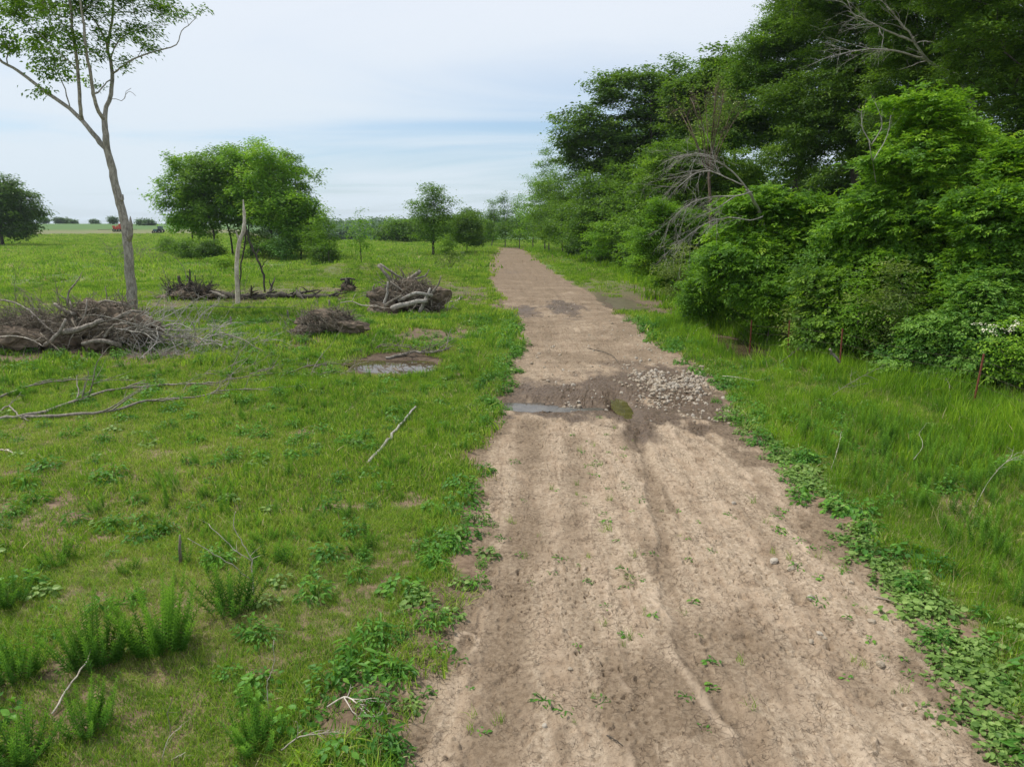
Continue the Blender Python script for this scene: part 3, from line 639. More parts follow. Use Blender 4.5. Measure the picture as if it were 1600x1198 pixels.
# ---- the tall half-bare tree on the left, limbs set out around its own trunk
FT = G(207, 486); YT = FT[1]
def lp(px, py, dy=0.0):
    p = pp(px, py, YT); k = (YT + dy) / YT; q = np.array([p[0] * k, YT + dy, CH + (p[2] - CH) * k]); return q - FT
rngT = np.random.default_rng(5)
TS = [([lp(208, 492), lp(206, 462), lp(203, 425), lp(200, 390), lp(197, 355), lp(188, 318), lp(180, 288), lp(173, 257), lp(167, 233)], .30, .19, 0),
      ([lp(167, 236), lp(152, 216, .2), lp(136, 197, .5), lp(110, 170, 1.0), (lp(70, 143, 1.6)), lp(30, 112, 2.2), lp(4, 97, 2.6), lp(-14, 72, 3.0), lp(-30, 20, 3.3)], .15, .05, 1),
      ([lp(128, 190, .6), lp(125, 160, .3), lp(122, 110, 0), lp(117, 70, -.4), lp(112, 30, -.8), lp(109, -10, -1), lp(100, -70, -1.2)], .105, .05, 1),
      ([lp(110, 170, 1), lp(102, 140, 1.5), lp(90, 115, 2), lp(84, 85, 2.4)], .045, .02, 1),
      ([lp(167, 233), lp(165, 210), lp(163, 188, .1)], .18, .15, 1),
      ([lp(163, 188, .1), lp(155, 175, -.2), lp(147, 155, -.5), lp(144, 130, -.7), lp(137, 95, -1.0), lp(133, 60, -1.2), lp(130, 30, -1.3), lp(124, -10, -1.4), lp(118, -60, -1.4)], .115, .045, 1),
      ([lp(163, 188, .1), lp(170, 158, .4), lp(176, 125, .7), lp(172, 95, .9), lp(169, 75, 1.0), lp(173, 45, 1.2), lp(177, 15, 1.4), lp(176, -30, 1.5)], .12, .05, 1),
      ([lp(169, 76, 1), lp(161, 55, .6), lp(146, 30, .2), lp(125, 8, 0), lp(95, -20, -.2)], .07, .025, 1),
      ([lp(177, 117, .7), lp(195, 101, .3), lp(215, 90, .0), lp(245, 80, -.3), lp(275, 70, -.6), lp(284, 50, -.7), lp(300, 35, -.9), lp(314, 18, -1)], .055, .012, 1),
      ([lp(150, 148, -.4), lp(160, 137, .1), lp(172, 125, .5)], .05, .04, 1),
      ([lp(172, 95, .9), lp(182, 68, .4), (lp(200, 52, .2)), lp(235, 42, .0), lp(265, 38, -.2)], .045, .012, 1),
      ([lp(175, 25, 1.3), lp(195, 8, 1.3), lp(225, -10, 1.2)], .035, .012, 1),
      ([lp(122, 110, 0), lp(95, 85, .2), lp(60, 50, .5), lp(20, 20, .8), lp(-10, 5, 1)], .035, .012, 1),
      ([lp(117, 70, -.4), lp(100, 40, -.6), lp(75, 15, -.9), lp(50, -15, -1.2)], .035, .012, 1)]
sk = Skel()
for pts, r0, r1, att in TS: sk.stem(pts, r0 * .78, r1 * .78, attach=True if att else None, rng=rngT, jit=0.015)
def pxb(px, py, rx, ry, dy=0.0, ry3=1.2):
    c = lp(px, py, dy); k = YT / F_PX; return (c[0], c[1], c[2], rx * k, ry3, ry * k)
TB = [pxb(40, 8, 60, 20, .5, 1.5), pxb(22, 22, 25, 14, .5), pxb(110, 12, 45, 22, -.5, 1.5), pxb(75, 55, 22, 18, 1), pxb(100, 45, 22, 18, -.8), pxb(75, 95, 26, 14, 1.2), pxb(95, 112, 18, 10, 1.2), pxb(15, 70, 25, 12, 2), pxb(45, 68, 22, 10, 1.5), pxb(3, 60, 14, 18, 2),
      pxb(78, 148, 12, 5, 1.5), pxb(60, 145, 6, 3, 1.5), pxb(225, 20, 45, 24, 0, 1.5), pxb(255, 12, 22, 14, 0), pxb(205, 48, 30, 16, .3), pxb(225, 70, 22, 10, 0), pxb(248, 80, 10, 5, -.3), pxb(190, 95, 10, 8, .3), pxb(165, 60, 14, 18, 0), pxb(150, 85, 14, 12, -.6), pxb(290, 37, 4, 4, -.8), pxb(314, 15, 4, 4, -1), pxb(192, 108, 8, 5, .3), pxb(135, 130, 7, 6, -.6),
      pxb(120, 75, 20, 20, 0), pxb(60, 110, 15, 10, 1.6), pxb(60, -50, 110, 45, 0, 3), pxb(190, -50, 80, 40, 0, 3), pxb(-60, 30, 50, 60, 1.5, 2), pxb(140, 5, 30, 20, 0)]
TT = blob_points(rngT, TB, 420, 0.1)
sk.reach(TT, rngT, seg=0.45, wlen=0.05, zmin=6.5)
deadT = np.array([lp(197, 143, .9), lp(205, 138, 1), (lp(212, 150, .8)), lp(190, 158, .7), lp(208, 146, .6), lp(196, 152, 1.1)])
wood = MB(); 
root = thing('tall_tree', 'tall leaning half-bare tree with forking pale scaly trunk beside the left brush pile', 'tree', tuple(FT))
sk.reach(deadT, rngT, seg=0.2, wlen=0.05, zmin=6.5)
sk.build(wood, rngT, tip=0.011, e=2.3, sides=8, flare=0.35, rmax=1.0)
for k in range(26):                            # bark scales, knots and broken stubs on the trunk
    pass
wood.tube([lp(199, 380), lp(203, 366, -.2), lp(204, 350, -.25), lp(203.5, 338, -.2)], [.13, .12, .08, .02], 7, wob=.2, rng=rngT)
wood.tube([lp(186, 315), lp(191, 311, -.1), lp(192, 304, -.1)], [.1, .09, .03], 6)
wood.obj('trunk', M['bark_pale'], root, smooth=True)
lf = MB(); leafage(lf, rngT, TT, 52, 0.24, 0.12, 0.19, 0.45, 1, np.mean(TT, 0) - [0, 0, 2], droop=0.4, tint0=0.36)
lf.obj('crown', M['leaf_mid'], root)

# ---- pasture trees, left to right
t = make_tree('round_tree', 'dark round-crowned tree alone in the pasture at the left edge', 'tree', 11, 12.5, crown_round(1, 6.8, 1.8, 12.0, 14), 620, 70, 0.50, 0.5, M['leaf_dark'], trunk_r=.34, sx=.75, sz=.3)
p = G(4, 384); place(t, p[0], p[1])
# a clump of slim trees that together make one dome
CY = 84.0
clump = [(300, 384, 232, 30, 3.4, 'leaf_bright', 'slim tree at the left end of the domed clump, crown hanging low'), (332, 386, 236, 34, 3.9, 'leaf_mid', 'second slim tree from the left in the domed clump'), (362, 390, 222, 34, 4.2, 'leaf_mid', 'thin straight tree in the middle left of the domed clump behind the dead snag'),
         (394, 385, 220, 34, 4.4, 'leaf_bright', 'tallest tree at the middle of the domed clump'), (425, 392, 222, 30, 4.3, 'leaf_bright', 'yellow-green tree at the middle right of the domed clump'), (452, 388, 240, 26, 4.2, 'leaf_mid', 'broad tree at the right end of the domed clump'), (468, 394, 300, 14, 2.2, 'leaf_bright', 'low bright tree at the right foot of the domed clump')]
for i, (a, by, ty, rp, R_, mt, lb) in enumerate(clump):
    Y = CY + [2, -1, 4, 0, -3, 2, -6][i]; h = ZT(ty, Y) 
    h = max(h, 3); lo = 2.0 if i not in (0, 6) else 1.0
    if i in (2, 3): lo = 3.0
    t = make_tree('clump_tree', lb, 'tree', 20 + i, h, crown_round(30 + i, R_ * 1.02, lo, h, 11, .66), 300, 44, 0.36, 0.5, M[mt], trunk_r=.13, irr=.35, sx=.42, sz=.24, group='slim trees making one domed clump', stems=2 if i in (3, 5) else 1, lean=((a - 385) / 85 * 0.9, 0), zmin=1.6)
    place(t, PX(a, Y), Y)
def shrub(name, label, cat, seed, R_, h, mat, n=60, per=50, L=.16, Wd=.5, group=None, lo=.1, leaflets=1, sx=.22, stems=4, tint0=.45):
    return make_tree(name, label, cat, seed, h, crown_round(seed + 500, R_, lo, h, 7, .55), n, per, L, Wd, mat, trunk_r=.035, stems=stems, sx=sx, sz=sx * .38, zmin=.1, group=group, leaflets=leaflets, tint0=tint0, irr=1.0)
for i, (a, Y, R_, h, mt, lb) in enumerate([(290, 78, 1.8, 2.4, 'leaf_mid', 'leafy shrub at the left foot of the domed clump'), (325, 74, 1.7, 2.2, 'leaf_dark', 'dark shrub under the domed clump, left of the snag'), (440, 76, 2.0, 2.6, 'leaf_shrub', 'shrub under the right side of the domed clump'), (405, 80, 2.4, 3.2, 'leaf_dark', 'dark shrub behind the dead leaning branches'), (345, 62, 1.15, 1.15, 'lush', 'low bright yellow-green bush left of the dead snag'), (505, 70, 1.5, 2.0, 'leaf_dark', 'dark low bush at the foot of the thin sapling right of the clump'), (478, 84, 2.0, 2.9, 'leaf_mid', 'small shrub between the domed clump and the saplings'), (262, 96, 1.8, 2.2, 'leaf_mid', 'low shrub in the pasture just left of the clump')]):
    t = shrub('shrub', lb, 'shrub', 60 + i, R_, h, M[mt], 70 if R_ > 1.2 else 60, 55, .24 if R_ > 1.2 else .15, sx=.38 if R_ > 1.2 else .2); place(t, PX(a, Y), Y)
def sapling(lb, seed, h, R_, mat, Y, px, n=60, per=30, L=.24, lo=.28, grp=None, tr=.06, sx=.3, name='sapling'):
    rng = np.random.default_rng(seed); cr = [(rng.normal(0, .1), rng.normal(0, .1), h * (lo + .1), R_ * .8, R_ * .8, h * .12), (0, 0, h * .55, R_, R_, h * .2), (rng.normal(0, .2), 0, h * .75, R_ * .8, R_ * .8, h * .16), (0, 0, h * .93, R_ * .35, R_ * .35, h * .1)]
    t = make_tree(name, lb, 'tree', seed, h, cr, n, per, L, .48, M[mat], trunk_r=tr, sx=sx, sz=sx * .5, shell=.3, group=grp, zmin=h * .2, stems=None); t.children[0]; place(t, PX(px, Y), Y); return t
sapling('thin dark sapling with open crown just right of the domed clump', 71, ZT(322, 68), 1.3, 'leaf_mid', 68, 512, 60, 30)
sapling('small bright yellow-green sapling standing between clump and far field', 72, ZT(329, 70), 1.55, 'leaf_bright', 70, 564, 46, 26, lo=.3)
sapling('short slim sapling touching the right side of the domed clump', 73, ZT(345, 74), 1.3, 'leaf_mid', 74, 488, 50, 30)
t = make_tree('vase_tree', 'flat-topped dark tree with spreading boughs left of the track', 'tree', 81, ZT(295, 92), [(0, 0, 3.2, 3.0, 3, 1.4), (0, 0, 5.4, 3.1, 3, 1.1), (1.2, 0, 6.6, 2.0, 2, .7), (-1.4, 0, 6.4, 1.6, 2, .7), (0.3, .2, 7.8, 1.9, 1.9, .9), (0.1, 0, 8.6, 1.3, 1.3, .5)], 190, 50, 0.30, .45, M['leaf_mid'], trunk_r=.2, sx=.5, sz=.2, tint0=.35); place(t, PX(676, 92), 92)
t = shrub('round_bush', 'dark rounded small tree at the left side of the track', 'tree', 83, 2.5, ZT(335, 98), M['leaf_dark'], 150, 55, .3, sx=.5, lo=.6, stems=3); place(t, PX(730, 98), 98)
t = shrub('round_bush', 'dark domed treetop behind the rounded small tree left of the track', 'tree', 84, 3.9, ZT(325, 150), M['leaf_dark'], 110, 55, .5, sx=.8, lo=.6, stems=3); place(t, PX(735, 150), 150)
for i, (a, Y, R_, ty, mt, lb) in enumerate([(612, 165, 4.2, 350, 'leaf_dark', 'low dark hedge tree farthest left in the row behind the vase-shaped tree'), (632, 158, 4.4, 343, 'leaf_mid', 'mid green hedge tree just left of the vase-shaped tree'), (655, 160, 4.6, 341, 'leaf_dark', 'dark hedge tree directly behind the vase-shaped tree'), (700, 150, 4.2, 340, 'leaf_mid', 'hedge tree between the vase-shaped tree and the rounded one'), (756, 160, 3.4, 344, 'leaf_mid', 'hedge tree just left of the far bend in the track'), (685, 175, 4.8, 339, 'leaf_dark', 'tall dark hedge tree right behind the vase-shaped tree')]):
    t = shrub('hedge_tree', lb, 'tree', 90 + i, R_, ZT(ty, Y) , M[mt], 70, 50, .6, sx=.9, lo=.2, group='trees in the hedge across the far field'); place(t, PX(a, Y), Y)
p0 = G(700, 398)
t = shrub('pale_bush', 'pale dry thin bush in front of the vase-shaped tree', 'shrub', 97, 2.0, 1.5, M['leaf_olive'], 50, 18, .18, sx=.3, stems=8); place(t, PX(702, 66), 66)
t = shrub('shrub', 'small green shrub at the foot of the vase-shaped tree', 'shrub', 98, 1.3, 2.6, M['leaf_mid'], 60, 40, .2, sx=.3); place(t, PX(697, 80), 80)

# hilltop trees, small and far
for i, (a, ty, Y, hw, lb) in enumerate([(69, 340, 430, 8, 'small round tree on the hill crest, nearest the dark tree at the left edge'), (92, 341, 450, 6, 'leftmost of three small trees close together on the hill crest'), (104, 343, 455, 8, 'middle of three small trees close together on the hill crest'), (115, 346, 450, 3, 'smallest tree at the right of the three on the hill crest'),
        (177, 340, 420, 5, 'lone upright little tree on the hill crest left of the tall trunk'), (222, 348, 380, 9, 'dark rounded tree on the hill crest right of the tall trunk'), (233, 348, 375, 8, 'dark tree touching the round one on the hill crest right of the tall trunk'), (148, 349, 440, 5, 'faint low bush on the hill crest')]):
    R_ = hw * .72 * Y / F_PX; X = PX(a, Y, 350); zg = float(HG(X, Y)); h = max(ZT(ty, Y) - zg, R_ * 1.1)
    t = make_tree('hilltop_tree', lb, 'tree', 110 + i, h, crown_round(120 + i, R_, h * .18, h, 6, .55), 46, 30, 1.0, .6, M['leaf_far'], trunk_r=.3, sx=1.0, sz=.6, group='small trees on the left hill crest'); place(t, X, Y)

# the far woods: one mass at the horizon
rngF = np.random.default_rng(77); lf = MB(); C = []
for k in range(1500):
    Y = rngF.uniform(680, 1000); X = rngF.uniform(-0.40, 0.30) * Y; rr_ = rngF.uniform(4, 8); C.append((X, Y, float(HG(X, Y)) + rngF.uniform(2, 9) + 3 * vnoise(X / 60, Y / 60, 3), rr_))
C = np.array(C)
leafage(lf, rngF, C[:, :3], 34, 3.6, 2.6, 3.6, .7, tint0=.35, up=.8)
tag(lf.obj('far_woods', M['leaf_far']), 'wooded skyline far beyond the pasture in the middle of the view', 'woods', kind='stuff')
lf = MB(); C = []
for k in range(420):
    Y = rngF.uniform(400, 470); u = rngF.uniform(-.34, -.19); X = u * Y
    if -.222 < u < -.185 : continue
    C.append((X, Y, float(HG(X, Y)) + rngF.uniform(.5, 5.5)))
for k in range(260):
    Y = rngF.uniform(255, 300); u = rngF.uniform(-.20, -.1); X = u * Y; C.append((X, Y, float(HG(X, Y)) + rngF.uniform(.5, 6)))
C = np.array(C); leafage(lf, rngF, C, 40, 2.2, 1.4, 2.0, .7, tint0=.42, up=.8)
tag(lf.obj('valley_woods', M['leaf_far']), 'band of darker woods in the dip before the wooded skyline', 'woods', kind='stuff')

# ------------------------------------------------------------------ the tree wall on the right
def spots(L_): return L_
GR = 'slim young trees along the right side of the track'
far = [(768, 132, 309, 1.7, 'leaf_mid', 'slim young tree farthest along the track at the bend'), (789, 124, 298, 2.0, 'leaf_mid', 'second slim young tree at the far bend of the track, pointed top'), (812, 118, 303, 2.4, 'leaf_mid', 'slim young tree third from the far bend'), (832, 112, 268, 2.8, 'leaf_bright', 'taller light-green young tree fourth from the far bend'),
       (851, 106, 226, 2.6, 'leaf_mid', 'tall open-crowned tree standing above the slim young trees'), (858, 98, 262, 3.4, 'leaf_mid', 'young tree in front of the tall open-crowned tree'), (880, 92, 250, 3.4, 'leaf_mid', 'young tree right of the tall open-crowned tree'), (905, 84, 246, 3.2, 'leaf_mid', 'young tree with a visible thin pale trunk beside the track'), (918, 76, 268, 2.8, 'leaf_mid', 'shorter young tree in front of the thin pale trunk'),
       (945, 74, 256, 3.2, 'leaf_mid', 'young tree beneath the big oak-like crown'), (975, 68, 262, 3.2, 'leaf_mid', 'young dark tree below the right half of the big oak-like crown'), (1008, 62, 250, 3.0, 'leaf_mid', 'young tree near the yellow-green shrub, right of the oak-like crown')]
for i, (a, Y, ty, R_, mt, lb) in enumerate(far):
    h = ZT(ty, Y) ; n = 150 if Y < 110 else 70
    cr = [(0, 0, h * .22, R_ * .8, R_ * .8, h * .10), (0, 0, h * .42, R_, R_, h * .2), (R_ * .2, 0, h * .62, R_ * .9, R_ * .9, h * .18), (-R_ * .1, 0, h * .82, R_ * .55, R_ * .55, h * .13), (0, 0, h * .95, R_ * .25, R_ * .25, h * .07)]
    t = make_tree('young_tree', lb, 'tree', 140 + i, h, cr, n, 62, .30, .48, M[mt], M['bark'], trunk_r=.10, sx=.5, sz=.24, shell=.25, group=GR, zmin=h * .15, tint0=.33); place(t, PX(a, Y), Y)
# big dark crowns behind
def bigtree(lb, seed, px, Y, blobs_px, n, per, mat, L=.26, tr=.3, leaflets=1, sx=.5, tint0=.4, shell=.5, name='big_tree', bark='bark_dark', zmin=None, tv=.30, droop=.15, depth=.8, irr=.6):
    X = PX(px, Y); k = Y / F_PX; zg = float(HG(X, Y)); bl = []
    for i, (a, b_, rx, ry, dy) in enumerate(blobs_px):
        q = pp(a, b_, Y + dy); bl.append((q[0] - X, dy, q[2] - zg, rx * k, max(rx, ry) * k * depth, ry * k))
    rb_ = np.random.default_rng(seed + 9); ex = []
    for q in bl:
        for j in range(3):
            d_ = unit(rb_.normal(size=3)); f_ = rb_.uniform(.26, .42); ex.append((q[0] + d_[0] * q[3] * .98, q[1] + d_[1] * q[4] * .98, max(.5, q[2] + d_[2] * q[5] * .98), q[3] * f_, q[4] * f_, q[5] * f_ * .8))
    bl = bl + ex
    h = max(b[2] + b[5] for b in bl)
    t = make_tree(name, lb, 'tree', seed, h, bl, int(n * 1.7), int(per * .95), L * 1.08, .55, M[mat], M[bark], trunk_r=tr, leaflets=leaflets, sx=sx * .78, sz=sx * .24, shell=shell, zmin=zmin, tint0=tint0, tv=tv, droop=droop, irr=irr)
    place(t, X, Y); return t
bigtree('big oak-like tree with rounded dark crown rising above the slim young trees', 201, 1010, 82, [(985, 155, 60, 45, 0), (915, 195, 42, 30, -2), (940, 240, 65, 30, 0), (1050, 130, 60, 30, 1), (1010, 215, 75, 55, 0), (1060, 200, 60, 60, 2), (1000, 300, 80, 60, 2), (900, 225, 28, 26, 0)], 560, 90, 'leaf_dark', .36, .4, sx=.8, tint0=.48)
bigtree('dark tree behind the reddish bare twigs', 202, 1130, 62, [(1110, 145, 50, 35, 0), (1075, 160, 40, 35, 0), (1140, 100, 40, 25, 0), (1100, 230, 70, 60, 1), (1160, 150, 60, 60, 0), (1120, 320, 80, 70, 2)], 460, 80, 'leaf_dark', .30, .3, sx=.62, tint0=.5)
bigtree('tall tree whose light feathery top meets the sky over the twiggy thicket', 203, 1225, 50, [(1195, 95, 55, 35, 0), (1240, 40, 60, 45, 0), (1190, 160, 60, 45, 0), (1270, 110, 70, 60, 0), (1260, -20, 60, 40, 0), (1150, 200, 50, 35, 0), (1230, 200, 70, 35, 0)], 620, 50, 'leaf_mid', .26, .32, leaflets=3, sx=.5, tint0=.34)
bigtree('dark broad tree filling the top of the thicket left of the bare grey boughs', 204, 1330, 42, [(1340, 60, 70, 60, 0), (1310, 150, 80, 50, 0), (1390, 130, 70, 55, 0), (1330, -20, 90, 60, 0), (1280, 200, 60, 30, 0), (1350, 210, 60, 35, 0), (1240, 250, 50, 26, 1)], 620, 55, 'leaf_dark', .24, .35, leaflets=3, sx=.48, tint0=.52)
bigtree('dark tall tree with bare grey boughs showing near the top right', 205, 1455, 34, [(1440, 40, 70, 55, 0), (1520, 90, 60, 60, 0), (1420, 110, 60, 45, 0), (1500, 0, 90, 70, 0), (1420, -80, 90, 60, 0), (1480, 170, 60, 40, 0), (1400, 190, 50, 30, 0)], 640, 50, 'leaf_dark', .20, .32, leaflets=3, sx=.42, tint0=.50, zmin=5)
bigtree('dark tall tree filling the top right corner of the view', 206, 1575, 27, [(1560, 60, 80, 80, 0), (1640, 100, 80, 90, 0), (1580, 170, 70, 50, 0), (1560, -50, 110, 70, 0), (1640, 220, 70, 80, 0), (1700, 0, 90, 90, 0)], 640, 55, 'leaf_dark', .17, .26, leaflets=3, sx=.36, tint0=.50, zmin=4)
bigtree('dark tree at the back of the thicket seen under the high crowns', 207, 1230, 66, [(1180, 340, 80, 55, 0), (1260, 330, 80, 60, 0), (1220, 280, 60, 24, 0), (1320, 330, 60, 60, 0)], 260, 60, 'leaf_dark', .40, .25, sx=.8, tint0=.35)
bigtree('dark tree at the back of the thicket behind the tall bright box elder', 208, 1400, 52, [(1380, 270, 80, 70, 0), (1450, 220, 80, 60, 0), (1500, 280, 90, 80, 0), (1340, 300, 60, 50, 0)], 300, 70, 'leaf_dark', .34, .25, sx=.7, tint0=.35)
bigtree('dark tree low at the right edge behind the pale leafy shrub', 209, 1560, 36, [(1560, 300, 80, 70, 0), (1620, 360, 80, 80, 0), (1520, 360, 70, 60, 0)], 300, 75, 'leaf_dark', .24, .22, sx=.5, tint0=.42)
# bright understory over the fence
bigtree('tall bright green box elder with drooping sprays behind the fence', 211, 1440, 22.5, [(1440, 175, 46, 34, 0), (1480, 215, 60, 36, 0), (1420, 260, 60, 44, -.5), (1490, 290, 66, 50, 0), (1380, 330, 60, 46, -.5), (1450, 370, 70, 50, -1), (1520, 350, 56, 50, 0), (1400, 420, 60, 44, -1), (1330, 375, 40, 30, 0), (1500, 430, 60, 50, -.5)], 640, 34, 'leaf_bright', .21, .14, leaflets=5, sx=.30, tint0=.46, shell=.4, zmin=1.5, droop=.5, tv=.28)
bigtree('wide low bright green tree leaning over the fence under the dead boughs', 212, 1230, 25.5, [(1190, 320, 46, 30, 0), (1250, 340, 56, 36, 0), (1170, 380, 56, 40, 0), (1250, 410, 66, 46, -.5), (1180, 440, 56, 40, -1), (1290, 380, 50, 36, 0), (1310, 440, 50, 44, -.5), (1140, 410, 34, 30, -1), (1240, 470, 60, 36, -1)], 560, 34, 'leaf_bright', .22, .12, leaflets=5, sx=.32, tint0=.42, shell=.4, zmin=1.2, droop=.45, tv=.28)
bigtree('deep green thicket tree behind the fence below the tall box elder', 213, 1370, 21.3, [(1350, 440, 40, 30, .4), (1400, 425, 40, 30, 0), (1420, 480, 44, 34, -.5), (1330, 490, 36, 30, -.5), (1290, 450, 34, 30, 0), (1375, 530, 48, 30, -1), (1460, 500, 40, 34, 0), (1480, 440, 40, 34, .3), (1300, 520, 34, 26, -.8), (1440, 550, 40, 26, -.6)], 430, 34, 'leaf_mid', .21, .08, leaflets=5, sx=.34, tint0=.48, shell=.3, zmin=.7, droop=.45, irr=1.2)
bigtree('pale leafy shrub with cream blossom at the right edge behind the fence', 214, 1560, 17.2, [(1530, 455, 40, 30, .6), (1590, 500, 46, 40, 0), (1500, 510, 34, 30, .5), (1550, 560, 44, 34, -.2), (1450, 530, 34, 30, .8), (1480, 590, 40, 26, .4), (1610, 430, 40, 36, 1), (1640, 600, 60, 50, 0), (1590, 600, 40, 30, -.1), (1420, 580, 30, 22, .8), (1520, 610, 34, 20, 0)], 430, 34, 'leaf_shrub', .16, .06, leaflets=5, sx=.27, tint0=.62, shell=.3, zmin=.6, droop=.5, name='shrub', irr=1.2)
bigtree('yellow-green low tree at the edge of the slim trees left of the dead boughs', 215, 1045, 40, [(1020, 370, 34, 24, 0), (1060, 350, 40, 30, 0), (1010, 410, 26, 18, 0), (1060, 420, 44, 30, 0), (1090, 390, 40, 30, 1), (1030, 335, 26, 18, 0)], 260, 48, 'leaf_bright', .21, .09, leaflets=3, sx=.34, tint0=.40, shell=.3, zmin=1.0)
bigtree('bright green tree at the right edge between the box elder and the blossoming shrub', 218, 1600, 19, [(1570, 330, 60, 50, 0), (1620, 390, 60, 60, 0), (1550, 410, 50, 44, 0), (1600, 260, 50, 44, 0.5), (1530, 460, 40, 30, 0)], 380, 34, 'leaf_bright', .19, .12, leaflets=5, sx=.28, tint0=.36, shell=.4, zmin=1.2, droop=.4)
bigtree('leafy shrub hanging over the ditch water', 216, 1120, 27, [(1110, 440, 36, 30, 0), (1140, 470, 40, 26, 0), (1170, 480, 36, 26, -.5), (1090, 470, 26, 22, 0), (1200, 490, 36, 22, -.5)], 240, 40, 'leaf_bright', .17, .06, leaflets=3, sx=.26, tint0=.34, shell=.3, zmin=.6, name='shrub')
bigtree('feathery green tree behind the reddish bare twigs', 217, 1130, 47, [(1080, 250, 50, 36, 0), (1060, 300, 44, 36, 0), (1110, 320, 56, 40, 0), (1150, 280, 40, 40, 0), (1040, 270, 36, 26, 0)], 330, 54, 'leaf_mid', .25, .14, leaflets=3, sx=.42, tint0=.40)
sh = [o for o in bpy.data.objects if o.get('label', '').startswith('pale leafy shrub')][0]; rb_ = np.random.default_rng(88); bl = MB(); Cb = np.array([np.array(pp(a, c, 14.9 + rb_.normal(0, .15))) - np.array(sh.location) for a, c in [(1562 + rb_.normal(0, 22), 512 + rb_.normal(0, 7)) for _ in range(13)]])
leafage(bl, rb_, Cb, 16, .05, .03, .035, .8, 1, tint0=.5); bl.obj('blossom', M['blossom'], sh)
for i, (a, by, Y, h, R_, mt, lb) in enumerate([(1200, 520, 23.4, 2.6, .55, 'leaf_bright', 'thin leafy shoot at the fence right of the ditch water'), (1262, 520, 21.2, 2.2, .5, 'leaf_olive', 'yellowish spindly shoot between the second and third red posts'), (1335, 540, 19.8, 2.9, .6, 'leaf_bright', 'tall leafy shoot right of the broken grey stake'), (1420, 560, 18.8, 2.4, .5, 'leaf_mid', 'spindly shoot at mid fence between the stake and the nearest post'),
        (1480, 570, 17.6, 2.0, .45, 'leaf_shrub', 'pale spindly shoot just left of the nearest red post'), (1575, 590, 16.4, 2.0, .5, 'leaf_bright', 'leafy shoot just right of the nearest red post'), (1100, 480, 27.5, 3.0, .6, 'leaf_bright', 'thin bright shoot at the left end of the ditch thicket'), (1062, 460, 33, 3.2, .7, 'leaf_olive', 'yellowish thin sapling on the bank beyond the ditch'), (1250, 520, 22.2, 3.4, .55, 'leaf_shrub', 'tall pale shoot rising through the thicket behind the third post'), (1385, 545, 19.2, 3.3, .55, 'leaf_olive', 'yellow-tipped shoot poking out in front of the deep green thicket'),
        (990, 420, 55, 4.2, 1.0, 'leaf_bright', 'light green sapling in front of the slim young trees'), (938, 405, 66, 4.5, 1.1, 'leaf_bright', 'light green sapling left of the darker young tree')]):
    rg_ = np.random.default_rng(900 + i); cr = [(0, 0, h * .35, R_ * .8, R_ * .8, h * .14), (rg_.normal(0, .15), rg_.normal(0, .15), h * .62, R_, R_, h * .16), (rg_.normal(0, .2), 0, h * .88, R_ * .5, R_ * .5, h * .12)]
    t = make_tree('thicket_shoot', lb, 'sapling', 900 + i, h, cr, 46, 20, .10 + Y * .004, .45, M[mt], M['bark'], trunk_r=.025, leaflets=3, sx=.20 + Y * .004, sz=.07, shell=.2, zmin=.3, droop=.4, irr=1.2, lean=(rg_.normal(-.3, .2), 0)); place(t, PX(a, Y, by), Y, rg_.uniform(0, 6))
# dark undergrowth at the fence and behind, each shrub its own
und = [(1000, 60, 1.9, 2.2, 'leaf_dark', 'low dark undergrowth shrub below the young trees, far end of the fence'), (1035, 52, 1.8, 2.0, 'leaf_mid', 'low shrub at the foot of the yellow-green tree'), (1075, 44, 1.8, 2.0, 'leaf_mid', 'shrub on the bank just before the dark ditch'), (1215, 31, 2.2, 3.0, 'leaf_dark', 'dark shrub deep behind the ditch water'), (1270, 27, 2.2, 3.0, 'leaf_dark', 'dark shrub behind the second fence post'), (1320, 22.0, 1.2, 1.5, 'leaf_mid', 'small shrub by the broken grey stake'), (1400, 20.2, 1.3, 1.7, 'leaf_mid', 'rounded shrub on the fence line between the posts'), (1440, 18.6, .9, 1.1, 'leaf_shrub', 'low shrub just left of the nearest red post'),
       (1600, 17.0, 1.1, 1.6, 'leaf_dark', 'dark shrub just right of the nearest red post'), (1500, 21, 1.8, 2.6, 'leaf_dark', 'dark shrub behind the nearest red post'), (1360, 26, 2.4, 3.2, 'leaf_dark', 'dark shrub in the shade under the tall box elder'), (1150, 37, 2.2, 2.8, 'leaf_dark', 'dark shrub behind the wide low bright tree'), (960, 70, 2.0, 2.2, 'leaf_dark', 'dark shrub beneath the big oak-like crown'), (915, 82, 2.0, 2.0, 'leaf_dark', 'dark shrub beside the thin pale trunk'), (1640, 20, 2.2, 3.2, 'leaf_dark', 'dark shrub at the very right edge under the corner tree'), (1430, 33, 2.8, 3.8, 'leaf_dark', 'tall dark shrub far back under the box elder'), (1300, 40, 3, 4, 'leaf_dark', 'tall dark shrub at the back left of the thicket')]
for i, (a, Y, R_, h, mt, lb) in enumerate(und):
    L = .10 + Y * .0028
    t = shrub('undergrowth_shrub', lb, 'shrub', 230 + i, R_, h, M[mt], 110, 55, L, sx=.30 if R_ > 1.4 else .2, tint0=.35); place(t, PX(a, Y, 480 if Y < 30 else 400), Y)

